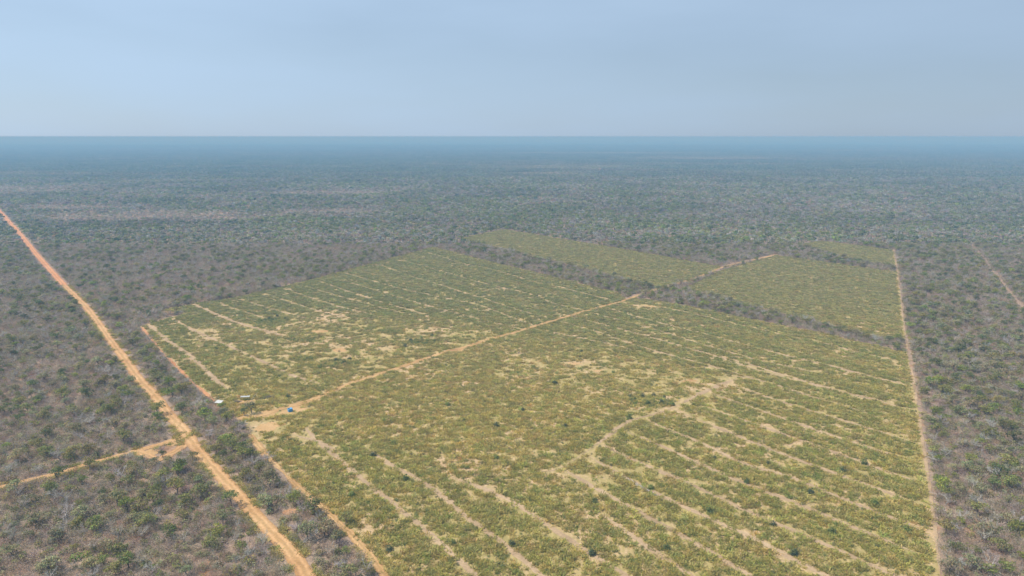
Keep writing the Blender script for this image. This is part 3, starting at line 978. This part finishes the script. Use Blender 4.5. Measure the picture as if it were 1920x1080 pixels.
def place_name(x, y):
    if y > 330 and -120 < x < 230:
        return "in the woodland strip between fields"
    rx = np.interp(-y, [-p[1] for p in ROAD], [p[0] for p in ROAD])
    if x < rx:
        sd = np.interp(x, [p[0] for p in SIDE[::-1]], [p[1] for p in SIDE[::-1]])
        return "left of the road below side track" if y < sd else "left of the road above side track"
    if x < 0:
        return "between road and near field"
    return "in the right hand forest"

def nth(k):
    if 10 <= k % 100 <= 13:
        return f"{k}th"
    return f"{k}{ {1: 'st', 2: 'nd', 3: 'rd'}.get(k % 10, 'th') }"

def name_trees(rows):
    """rows: (x, y, descriptor). The label says look, place and the order away from the lower edge of the picture"""
    seen, out = {}, [None] * len(rows)
    for j in sorted(range(len(rows)), key=lambda q: rows[q][1]):
        key = (rows[j][2], place_name(rows[j][0], rows[j][1]))
        seen.setdefault(key, []).append(j)
    for (dsc, plc), js in seen.items():
        for q, j in enumerate(js):
            out[j] = f"{dsc} {plc}" + (f", {nth(q + 1)} from the front" if len(js) > 1 else "")
    return out

gx, gy, gs = tree_points(GREEN_SPOTS, 4.6, lambda x, y: np.clip((fbm(x / 30.0, y / 30.0, 31) - 0.2) * 1.5 + 0.25 * (x > 60), 0.1, 0.9), 0.5, 1.1, 1)
gi_, gt = pick(GREENS, len(gx), P_GREEN, 0.10)
gv = rng.integers(0, 9, len(gx))
big = split_largest(gx, gy, gs, 4.3, 280)
k = ~big
n = k.sum()
scatter("forest_trees", "green crowned trees of the forest merging into one mass", gx[k], gy[k], np.zeros(n), turns(n), np.repeat(gs[k][:, None], 3, 1), gt[k], gv[k], C_GREEN)
TONE = ["olive green", "dark green", "fresh green", "grey green"]
rows, ids = [], np.where(big)[0]
q1, q2 = np.quantile(gs[ids], [0.33, 0.67])
for j in ids:
    sz = "small" if gs[j] < q1 else ("medium" if gs[j] < q2 else "large")
    rows.append((gx[j], gy[j], f"{sz} {TONE[gi_[j]]} tree"))
for j, lab in zip(ids, name_trees(rows)):
    t = empty("green_tree", (gx[j], gy[j], 0), rng.uniform(0, 6.28), gs[j])
    tag(t, lab, "tree", "green trees in the near forest")
    link("trunk", green_parts[gv[j]][0], t)
    c = link("crown", green_parts[gv[j]][1], t)
    c["tint"] = [float(v) for v in gt[j]]

bx, by, bs = tree_points(BARE_SPOTS, 6.4, lambda x, y: np.clip((fbm(x / 22.0, y / 22.0, 57) - 0.18) * 1.5, 0.1, 0.9), 0.5, 0.95, 2)
bi_, bt = pick(PALES, len(bx), P_PALE, 0.10)
bv = rng.integers(0, 8, len(bx))
big = split_largest(bx, by, bs, 4.5, 190)
k = ~big
n = k.sum()
scatter("leafless_trees", "pale leafless trees of the forest merging into one mass", bx[k], by[k], np.zeros(n), turns(n), np.repeat(bs[k][:, None], 3, 1), bt[k], bv[k], C_BARE)
TONEB = ["pale grey", "whitish", "straw coloured"]
rows, ids = [], np.where(big)[0]
q1, q2 = np.quantile(bs[ids], [0.33, 0.67])
for j in ids:
    sz = "small" if bs[j] < q1 else ("medium" if bs[j] < q2 else "large")
    rows.append((bx[j], by[j], f"{sz} {TONEB[bi_[j]]} leafless tree"))
for j, lab in zip(ids, name_trees(rows)):
    t = empty("leafless_tree", (bx[j], by[j], 0), rng.uniform(0, 6.28), bs[j])
    tag(t, lab, "tree", "leafless trees in the near forest")
    link("trunk", bare_parts[bv[j]][0], t)
    link("limb", bare_parts[bv[j]][1], t)
    c = link("twig", bare_parts[bv[j]][2], t)
    c["tint"] = [float(v) for v in bt[j]]

# --- middle distance: every crown still a shape of its own
xs, ys = [], []
for y0, y1, sp in ((NEAR, 1000, 3.0), (1000, 1700, 4.1)):
    x, y = grid(-1.0 * y1, 1.0 * y1, y0, y1, sp)
    xs.append(x); ys.append(y)
x, y = np.concatenate(xs), np.concatenate(ys)
k = ~field_mask(x, y) & (rng.random(len(x)) < 0.45 + 1.0 * fbm(x / 22.0, y / 22.0, 39)) & (dist_line(x, y, ROAD) > 3.6) & (dist_line(x, y, FARROAD[2:]) > 1.2) & (dist_line(x, y, RIGHTEDGE) > 1.6)
x, y = x[k], y[k]
n = len(x)
u = rng.random(n)
gl = glade(x, y)
gp = np.clip(0.10 + 1.1 * (fbm(x / 70.0, y / 55.0, 31) - 0.2), 0.08, 0.75) * (1 - 0.8 * gl)
_, tg = pick(GREENS, n, P_GREEN, 0.14)
_, tm = pick(MAUVES, n, P_MAUVE, 0.16)
_, tp = pick(PALES, n, P_PALE, 0.10)
pale = u > 0.86
t = np.where((u < gp)[:, None], tg, np.where(pale[:, None], tp * 0.8, tm * (1 + 0.12 * gl[:, None])))
t = t * (0.68 + 0.40 * fbm(x / 130.0, y / 90.0, 37))[:, None] * np.array([0.90, 0.98, 1.02])
s = (0.45 + 1.05 * rng.random(n) ** 1.5) * np.where(y > 1000, 1.3, 1.0) * np.where(u < gp, 1.0, 0.85) * (1 - 0.25 * gl)
scatter("distant_forest", "grey green forest canopy stretching away beyond the fields", x, y, np.zeros(n), turns(n), np.c_[s, s, s * rng.uniform(0.7, 1.2, n) * (1 - 0.3 * gl)], t, rng.integers(0, 7, n), C_BLOB)

# --- far woodland in patches
x, y = grid(-9000, 9000, 1670, 9000, 50, 0.6)
n = len(x)
gl = glade(x, y)
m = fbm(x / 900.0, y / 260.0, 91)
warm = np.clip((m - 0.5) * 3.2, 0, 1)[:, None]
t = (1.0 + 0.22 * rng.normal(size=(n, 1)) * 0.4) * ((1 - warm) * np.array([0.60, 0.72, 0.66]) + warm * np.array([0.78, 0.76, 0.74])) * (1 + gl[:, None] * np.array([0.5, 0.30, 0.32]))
sz = rng.uniform(0.9, 1.1, n)
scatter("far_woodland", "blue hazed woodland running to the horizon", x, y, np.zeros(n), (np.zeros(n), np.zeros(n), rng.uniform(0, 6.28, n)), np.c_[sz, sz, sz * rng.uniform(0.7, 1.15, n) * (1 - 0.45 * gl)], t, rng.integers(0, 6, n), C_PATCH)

# ------------------------------------------------------------------ growth on the fields
PATCHY = [(-80, 320, 75, 62), (28, 287, 52, 30), (74, 268, 30, 28), (-84, 224, 17, 10), (-45, 330, 45, 40), (80, 398, 14, 12), (20, 190, 26, 10), (56, 243, 22, 14), (-150, 345, 30, 25), (-110, 372, 30, 30)]
BAREP = [(-100.8, 344.8, 7.5, 6), (-81.8, 312.8, 6, 5), (28, 293, 7, 4), (38, 283, 5, 4), (74, 270, 6, 3.5), (-81.5, 239, 8, 5), (-86, 224, 8, 7), (-91, 236, 9, 4), (-26, 313, 4, 3), (82, 400, 7, 4), (-104, 247.5, 6, 3), (90, 274, 4, 4), (55, 256, 5, 3), (-70, 330, 6, 4), (-50, 345, 5, 3), (-60, 300, 4, 3), (12, 205, 4, 3), (45, 232, 4, 3)]
GREENP = [(-44.3, 325.8, 12, 6), (-79.4, 293.1, 11, 6), (-136.2, 366.1, 13, 7), (51.6, 248.6, 12, 7), (-104, 330, 10, 5), (-95, 300, 8, 5), (-65, 345, 10, 5)]

def soft(x, y, L, sharp=2.0, seed=0):
    v = np.zeros(x.shape)
    wob = 0.8 * (fbm(x / 6.0, y / 6.0, 300 + seed) - 0.5)
    for cx, cy_, rx, ry in L:
        v = np.maximum(v, 1 - np.hypot((x - cx) / rx, (y - cy_) / ry) + wob)
    return np.clip(v * sharp, 0, 1)

def strip_dist(x, y):
    d = np.full(x.shape, 1e9)
    for P, w_ in zip(STRIP_PTS, STRIP_W):
        lo, hi = P.min(0) - 6, P.max(0) + 6
        k = (x > lo[0]) & (x < hi[0]) & (y > lo[1]) & (y < hi[1])
        if k.any():
            d[k] = np.minimum(d[k], dist_line(x[k], y[k], P) - max(0.0, w_ / 2 - 0.95))
    return d

def cover(x, y):
    """how thickly the field is grown over, 0..1"""
    ds = strip_dist(x, y) + 0.5 * (fbm(x / 2.5, y / 2.5, 401) - 0.5)
    wd = np.interp(y, [200, 280, 380], [0.92, 0.88, 0.85])
    c = np.clip((ds - wd * 0.95) / (wd * 0.55), 0.012, 1)
    for P, hw in ((CENTRE, 1.7), (CENTRE2, 1.2), (RIGHTEDGE, 1.2), (LEFTEDGE2, 1.3), (LEFTEDGE, 1.0)):
        c *= np.clip((dist_line(x, y, P) + 1.2 * (fbm(x / 2.5, y / 2.5, 405) - 0.5) - hw * 0.7) / 1.1, 0.03, 1)
    pz = soft(x, y, PATCHY, 2.0, 1)
    spk = np.clip((fbm(x / 4.2, y / 3.2, 411, 4) - 0.43) * 4.2, 0, 1)
    gen = np.clip(0.35 + (fbm(x / 2.8, y / 2.4, 417, 4) - 0.38) * 3.0, 0.32, 1)
    c *= gen * (1 - pz) + pz * np.clip(spk, 0.14, 1) * 0.9
    c *= 1 - 0.93 * soft(x, y, BAREP, 2.4, 2)
    return np.maximum(c, 0.9 * soft(x, y, GREENP, 2.5, 3))

def rows_zone(x, y):
    """1 where the regrowth stands in rows between the strips: thicker and greener than the straw coloured middle of the field"""
    z = np.clip((13 - strip_dist(x, y)) / 5, 0, 1) * (1 - 0.8 * soft(x, y, PATCHY, 1.6, 1))
    return np.where(in_poly(x, y, F1), z, 0.1)

def rowmod(x, y):
    s_ = 0.755 * x + 0.656 * y + 1.5 * fbm(x / 30.0, y / 30.0, 77)
    return 0.5 + 0.5 * np.sin(2 * math.pi * s_ / 3.3)

def field_points(spacing, near=(95, 800)):
    x, y = grid(-280, 420, near[0], near[1], spacing)
    k = field_mask(x, y)
    return x[k], y[k]

OL = np.array([(0.262, 0.262, 0.108), (0.228, 0.240, 0.110), (0.300, 0.285, 0.115), (0.268, 0.250, 0.152), (0.178, 0.212, 0.090)])
GR = np.array([(0.49, 0.405, 0.135), (0.40, 0.35, 0.118), (0.54, 0.435, 0.18), (0.36, 0.33, 0.115)])
# grass
x, y = field_points(1.15)
cv = cover(x, y)
k = rng.random(len(x)) < np.clip(cv * 0.95, 0.006, 0.92)
x, y = x[k], y[k]
n = len(x)
_, t = pick(GR, n, [0.35, 0.3, 0.2, 0.15], 0.12)
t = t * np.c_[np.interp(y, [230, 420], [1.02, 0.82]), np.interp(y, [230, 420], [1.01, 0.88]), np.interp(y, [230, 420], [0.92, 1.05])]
t = t * (1 - rows_zone(x, y)[:, None] * np.array([0.12, 0.07, 0.09]))
s = rng.uniform(0.7, 1.25, n)
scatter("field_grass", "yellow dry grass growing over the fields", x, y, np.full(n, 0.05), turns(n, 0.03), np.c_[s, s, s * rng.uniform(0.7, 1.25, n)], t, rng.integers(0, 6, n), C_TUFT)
# dry grass on the verges of the roads
vx, vy = [], []
for P, hw, cnt_ in ((ROAD, 2.5, 1500), (SIDE, 1.7, 200), (RIGHTEDGE, 1.6, 500), (LEFTEDGE2, 1.6, 200)):
    Q = smooth([p for p in P if p[1] < 560], 1.0)
    j = rng.integers(0, len(Q) - 1, cnt_)
    T_ = Q[j + 1] - Q[j]
    T_ /= np.linalg.norm(T_, axis=1)[:, None] + 1e-9
    off = (hw + np.abs(rng.normal(size=cnt_)) * 0.6 - 0.1) * rng.choice([-1, 1], cnt_)
    P2 = Q[j] + np.c_[-T_[:, 1], T_[:, 0]] * off[:, None] + T_ * rng.random((cnt_, 1))
    P2 = P2[fbm(P2[:, 0] / 5.0, P2[:, 1] / 5.0, 601) > 0.45]
    vx.append(P2[:, 0]); vy.append(P2[:, 1])
x, y = np.concatenate(vx), np.concatenate(vy)
n = len(x)
_, t = pick(GR, n, [0.3, 0.3, 0.15, 0.25], 0.12)
s = rng.uniform(0.6, 1.15, n)
scatter("verge_grass", "yellow grass tufts along the edges of the dirt road and tracks", x, y, np.full(n, 0.03), turns(n, 0.03), np.c_[s, s, s], t, rng.integers(0, 6, n), C_TUFT)
# low shrubs
x, y = field_points(1.08)
cv = cover(x, y)
gp = soft(x, y, GREENP, 2.5, 3)
k = rng.random(len(x)) < np.clip(cv ** 1.3 * (0.26 + 0.40 * rowmod(x, y)) * (0.88 + 0.22 * rows_zone(x, y)) * (0.55 + 0.9 * fbm(x / 14.0, y / 9.0, 83)) + gp * 0.2, 0.05 * (strip_dist(x, y) > 1.5), 0.95)
x, y, gp = x[k], y[k], gp[k]
far_f = ~in_poly(x, y, F1)                       # the far fields: thin rows of taller growth, a bare furrow beside each
ph = np.mod(0.755 * x + 0.656 * y + 1.2 * fbm(x / 25.0, y / 25.0, 78), 10.5)
k = ~(far_f & (ph > 8.2) & (ph < 9.3))
x, y, gp, far_f, ph = x[k], y[k], gp[k], far_f[k], ph[k]
ridge = far_f & (ph > 9.3)
n = len(x)
_, t = pick(OL, n, [0.34, 0.24, 0.2, 0.14, 0.08], 0.12)
t = t * (1 - gp[:, None] * np.array([0.30, 0.14, 0.32]))
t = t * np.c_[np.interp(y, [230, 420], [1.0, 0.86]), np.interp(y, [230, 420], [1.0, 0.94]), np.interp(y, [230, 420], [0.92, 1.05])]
t = t * (1 - rows_zone(x, y)[:, None] * np.array([0.09, 0.045, 0.06]))
t = np.where(ridge[:, None], t * 0.74, t)
s = rng.uniform(0.38, 0.82, n) * (1 + 0.6 * gp) * np.where(ridge, 1.25, 1.0) + 0.3 * (rng.random(n) > 0.96)
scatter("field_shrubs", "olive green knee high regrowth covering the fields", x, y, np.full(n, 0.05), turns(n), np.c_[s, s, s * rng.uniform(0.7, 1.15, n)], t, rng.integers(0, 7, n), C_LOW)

# single darker bushes standing out in the field
FT = [(0.135, 0.170, 0.068), (0.20, 0.245, 0.075), (0.105, 0.130, 0.07)]
FN = ["dark green", "bright green", "blackish green"]
def field_spot(x, y):
    c0 = np.interp(y, [p[1] for p in CENTRE], [p[0] for p in CENTRE])
    for cx, cy_, nm in ((-44, 326, "in the thicket above the centre track"), (-79, 292, "in the thicket below the bare patches"), (-136, 366, "in the upper left field thicket"), (52, 248, "in the thicket where strips begin")):
        if math.hypot(x - cx, y - cy_) < 17:
            return nm
    if y > 230 and x < c0:
        return "alone left of the centre track"
    return "alone among the lower field strips" if y < 200 else "alone right of the centre track"
rows, data = [], []
for x, y in SHRUB_SPOTS:
    c = int(rng.integers(0, 3)); s = rng.uniform(0.75, 1.3)
    rows.append((x, y, f"{'small' if s < 1.0 else 'large'} {FN[c]} bush"))
    data.append((c, s))
cnt = {}
order = sorted(range(len(rows)), key=lambda q: rows[q][1])
tot = {}
for j in order:
    key = (rows[j][2], field_spot(rows[j][0], rows[j][1]))
    tot[key] = tot.get(key, 0) + 1
for j in order:
    key = (rows[j][2], field_spot(rows[j][0], rows[j][1]))
    cnt[key] = cnt.get(key, 0) + 1
    o = link("field_bush", shrub_parts[j % 5])
    o.location = (rows[j][0], rows[j][1], 0.05)
    o.scale = (data[j][1],) * 3
    o.rotation_euler = (0, 0, rng.uniform(0, 6.28))
    o["tint"] = list(FT[data[j][0]])
    tag(o, f"{key[0]} {key[1]}" + (f", {nth(cnt[key])} from the front" if tot[key] > 1 else ""), "bush", "single bushes in the near field")

# ------------------------------------------------------------------ the small camp by the field corner
M_WHITE = mat_plain("white_sheet", (0.50, 0.50, 0.48), (0.62, 0.62, 0.60), 1.5, 0.5)
M_ZINC = mat_plain("zinc_sheet", (0.36, 0.37, 0.37), (0.52, 0.53, 0.52), 1.2, 0.45)
M_WOOD = mat_bark("post_wood", (0.20, 0.15, 0.11), (0.32, 0.25, 0.18))
M_POLE = mat_bark("peeled_pole", (0.42, 0.36, 0.26), (0.55, 0.48, 0.36))
M_BLUE = mat_plain("blue_tarp", (0.10, 0.28, 0.50), (0.14, 0.36, 0.60), 2.0, 0.45)
M_BLACK = mat_plain("painted_hole_shade", (0.01, 0.01, 0.012), (0.02, 0.02, 0.022), 2.0, 0.8)  # near-black colour painted for the shade inside the tank's opening

def box(w, d, h, bevel=0.0):
    import bmesh
    bm = bmesh.new()
    bmesh.ops.create_cube(bm, size=1.0)
    for v in bm.verts:
        v.co = (v.co.x * w, v.co.y * d, v.co.z * h)
    if bevel:
        bmesh.ops.bevel(bm, geom=list(bm.edges), offset=bevel, segments=2, affect='EDGES')
    return bm

def bm_obj(name, bm, mat, parent, loc=(0, 0, 0), rot=(0, 0, 0)):
    me = bpy.data.meshes.new(name)
    bm.to_mesh(me)
    bm.free()
    me.materials.append(mat)
    o = link(name, me, parent)
    o.location, o.rotation_euler = loc, rot
    return o

def wavy_sheet(w, d, ribs, amp, sag=0.0, thick=0.012):
    """corrugated roofing sheet, W along x with ribs running along y"""
    nx, ny = ribs * 4 + 1, 5
    V, F = [], []
    for side in (0, 1):
        for j in range(ny):
            for i in range(nx):
                u, v = i / (nx - 1), j / (ny - 1)
                z = amp * math.sin(u * ribs * 2 * math.pi) - sag * 4 * v * (1 - v) * (0.5 + 0.5 * math.sin(3 * u)) - side * thick
                V.append(((u - 0.5) * w, (v - 0.5) * d, z))
    o = nx * ny
    for j in range(ny - 1):
        for i in range(nx - 1):
            a = j * nx + i
            F.append([a, a + 1, a + nx + 1, a + nx])
            F.append([o + a, o + a + nx, o + a + nx + 1, o + a + 1])
    edge = [i for i in range(nx)] + [j * nx + nx - 1 for j in range(1, ny)] + [(ny - 1) * nx + i for i in range(nx - 2, -1, -1)] + [j * nx for j in range(ny - 2, 0, -1)]
    for a, b in zip(edge, edge[1:] + edge[:1]):
        F.append([a, o + a, o + b, b])
    return V, F

def wood_tube(name, a, b, r0, r1, mat, parent, sides=7):
    v, f, t = tube(np.linspace(a, b, 4), np.linspace(r0, r1, 4), sides)
    F = f.tolist() + [list(range(sides))[::-1], list(range(len(v) - sides, len(v)))]
    return link(name, mesh_from(name, v, F, mats=[mat]), parent)

def shelter(name, label, loc, rz, w, d, h_front, h_back, mat, ribs):
    t = tag(empty(name, loc, rz), label, "shelter")
    V, F = wavy_sheet(w, d, ribs, 0.03, 0.03)
    s = link("roof_sheet", mesh_from("roof_sheet", V, F, mats=[mat]), t)
    s.location = (0, 0, (h_front + h_back) / 2 + 0.10)
    s.rotation_euler = (math.atan2(h_back - h_front, d), 0, 0)
    for sx in (-1, 1):
        wood_tube("post", (sx * w * 0.43, -d * 0.4, -0.2), (sx * w * 0.43, -d * 0.4, h_front), 0.07, 0.055, M_WOOD, t)
        wood_tube("post", (sx * w * 0.43, d * 0.4, -0.2), (sx * w * 0.43, d * 0.4, h_back), 0.07, 0.055, M_WOOD, t)
    for sy, h in ((-1, h_front), (1, h_back)):
        wood_tube("beam", (-w * 0.48, sy * d * 0.4, h + 0.03), (w * 0.48, sy * d * 0.4, h + 0.03), 0.05, 0.05, M_WOOD, t)
    return t

shelter("roofed_shelter", "small white sheet roof on posts beside the reddish edge track", (-111.2, 243.6, 0.0), R(-16), 2.7, 2.0, 1.5, 1.95, M_WHITE, 11)
shelter("roofed_shelter", "long low grey metal roof on posts above the two camp trees", (-103.6, 249.6, 0.07), R(6), 3.5, 1.15, 1.3, 1.42, M_ZINC, 14)
pole = tag(empty("wooden_pole", (-101.4, 249.9, 0.07), R(8)), "pale long pole leaning from the right end of the grey roof", "pole")
wood_tube("shaft", (0, 0, 0.0), (2.3, 1.2, 2.5), 0.07, 0.045, M_POLE, pole)
wood_tube("fork", (1.9, 1.0, 2.07), (2.2, 0.75, 2.45), 0.04, 0.025, M_POLE, pole)

tent = tag(empty("blue_tank", (-82.6, 238.2, 0.08), R(38)), "bright blue box shaped tank with a dark opening on bare sand", "tank")
tent.scale = (0.82, 0.82, 0.82)
bm_obj("body", box(1.85, 1.7, 1.45, 0.10), M_BLUE, tent, (0, 0, 0.73))
bm_obj("rim", box(1.95, 1.8, 0.10, 0.03), M_BLUE, tent, (0, 0, 1.44))
bm_obj("opening", box(0.85, 0.95, 0.05, 0.015), M_BLACK, tent, (-0.38, 0.3, 1.485))  # solid black slab on the closed top, painting the opening's dark inside
for sx in (-1, 1):
    bm_obj("rib", box(0.07, 1.82, 1.2, 0.02), M_BLUE, tent, (sx * 0.5, 0, 0.68))
bm_obj("skid", box(2.0, 0.16, 0.12, 0.02), M_WOOD, tent, (0, -0.6, 0.0))
bm_obj("skid", box(2.0, 0.16, 0.12, 0.02), M_WOOD, tent, (0, 0.6, 0.0))

for (x, y, s, v, tn, lab) in ((-96.2, 236.3, 0.92, 2, (0.21, 0.205, 0.125), "round grey green tree with a visible trunk at the camp, right of the pair"),
                              (-98.2, 234.3, 0.66, 5, (0.17, 0.19, 0.09), "smaller olive tree with a thin trunk at the camp, left of the pair")):
    t = tag(empty("camp_tree", (x, y, 0.0), 1.0 + v, s), lab, "tree", "two trees at the camp")
    link("trunk", green_parts[v][0], t)
    c = link("crown", green_parts[v][1], t)
    c["tint"] = list(tn)
    c.location = (0, 0, 0.7)
    wood_tube("limb", (0.05, 0, 1.2), (0.4, 0.2, 2.9), 0.10, 0.05, M_BARK, t)

def heap(name, label, loc, rz, L, W, H, count, mat, seed, cat, rad=0.05):
    """a heap of cut branches, every branch its own shape, joined as one part"""
    h = np.random.default_rng(seed)
    t = tag(empty(name, loc, rz), label, cat)
    P = []
    for k in range(count):
        a = h.normal() * 0.35
        c = np.array([h.uniform(-.5, .5) * L, h.normal() * W * 0.25, 0])
        c[2] = max(0.04, H * (1 - (2 * c[0] / L) ** 2) * (1 - min(1, abs(c[1]) / W)) * h.random())
        l_ = h.uniform(0.6, 1.8)
        d = np.array([math.cos(a), math.sin(a), h.normal() * 0.12]) * l_ / 2
        w = wander(h, c - d, d, l_, 3, 0.2, 0.0)
        w[:, 2] = np.maximum(w[:, 2], 0.03)
        P.append(tube(w, np.linspace(rad, rad * 0.45, 4) * h.uniform(0.6, 1.3), 4))
    half = max(1, len(P) // 3)
    for k in range(3):
        part = P[k * half:(k + 1) * half] if k < 2 else P[2 * half:]
        o = link("branch_layer", mesh_from("branch_layer", *merge(part), mats=[mat]), t)
        o["kind"] = "stuff"
    return t

heap("branch_pile", "dark heap of cut brushwood left of the long grey roof", (-105.9, 247.3, 0.05), 0.4, 2.6, 1.8, 0.9, 60, M_BARK, 3, "brush pile")
heap("branch_pile", "dark brushwood heap beside the centre track near the camp", (-95.2, 251.8, 0.06), 0.2, 4.2, 2.0, 1.0, 90, M_BARK, 4, "brush pile")
heap("branch_pile", "long pale row of dead branches in the lower field strips", (38.0, 181.5, 0.06), R(-55), 15.0, 1.4, 0.5, 110, M_PALE, 6, "brush pile", 0.06)

# ------------------------------------------------------------------ air
def haze_box(half, z0, z1):
    V = [(sx * half, sy * half, z) for z in (z0, z1) for sx, sy in ((-1, -1), (1, -1), (1, 1), (-1, 1))]
    F = [[3, 2, 1, 0], [4, 5, 6, 7], [0, 1, 5, 4], [1, 2, 6, 5], [2, 3, 7, 6], [3, 0, 4, 7]]
    m = bpy.data.materials.new("haze_air")
    m.use_nodes = True
    nn, ll = m.node_tree.nodes, m.node_tree.links
    nn.clear()
    o = nn.new("ShaderNodeOutputMaterial")
    v = nn.new("ShaderNodeVolumePrincipled")
    v.inputs["Color"].default_value = HAZE_COLOR
    v.inputs["Density"].default_value = HAZE_DENSITY
    v.inputs["Absorption Color"].default_value = HAZE_ABSORB
    v.inputs["Anisotropy"].default_value = 0.0
    ll.new(v.outputs["Volume"], o.inputs["Volume"])
    ob = link("haze", mesh_from("haze", V, F, mats=[m]))
    return tag(ob, "thin pale blue haze over the plain", kind="stuff")

HAZE_COLOR, HAZE_ABSORB, HAZE_DENSITY = (0.16, 0.41, 0.70, 1), (0.46, 0.19, 0.0, 1), 0.00036
haze_box(40500.0, -1.0, 100.9)
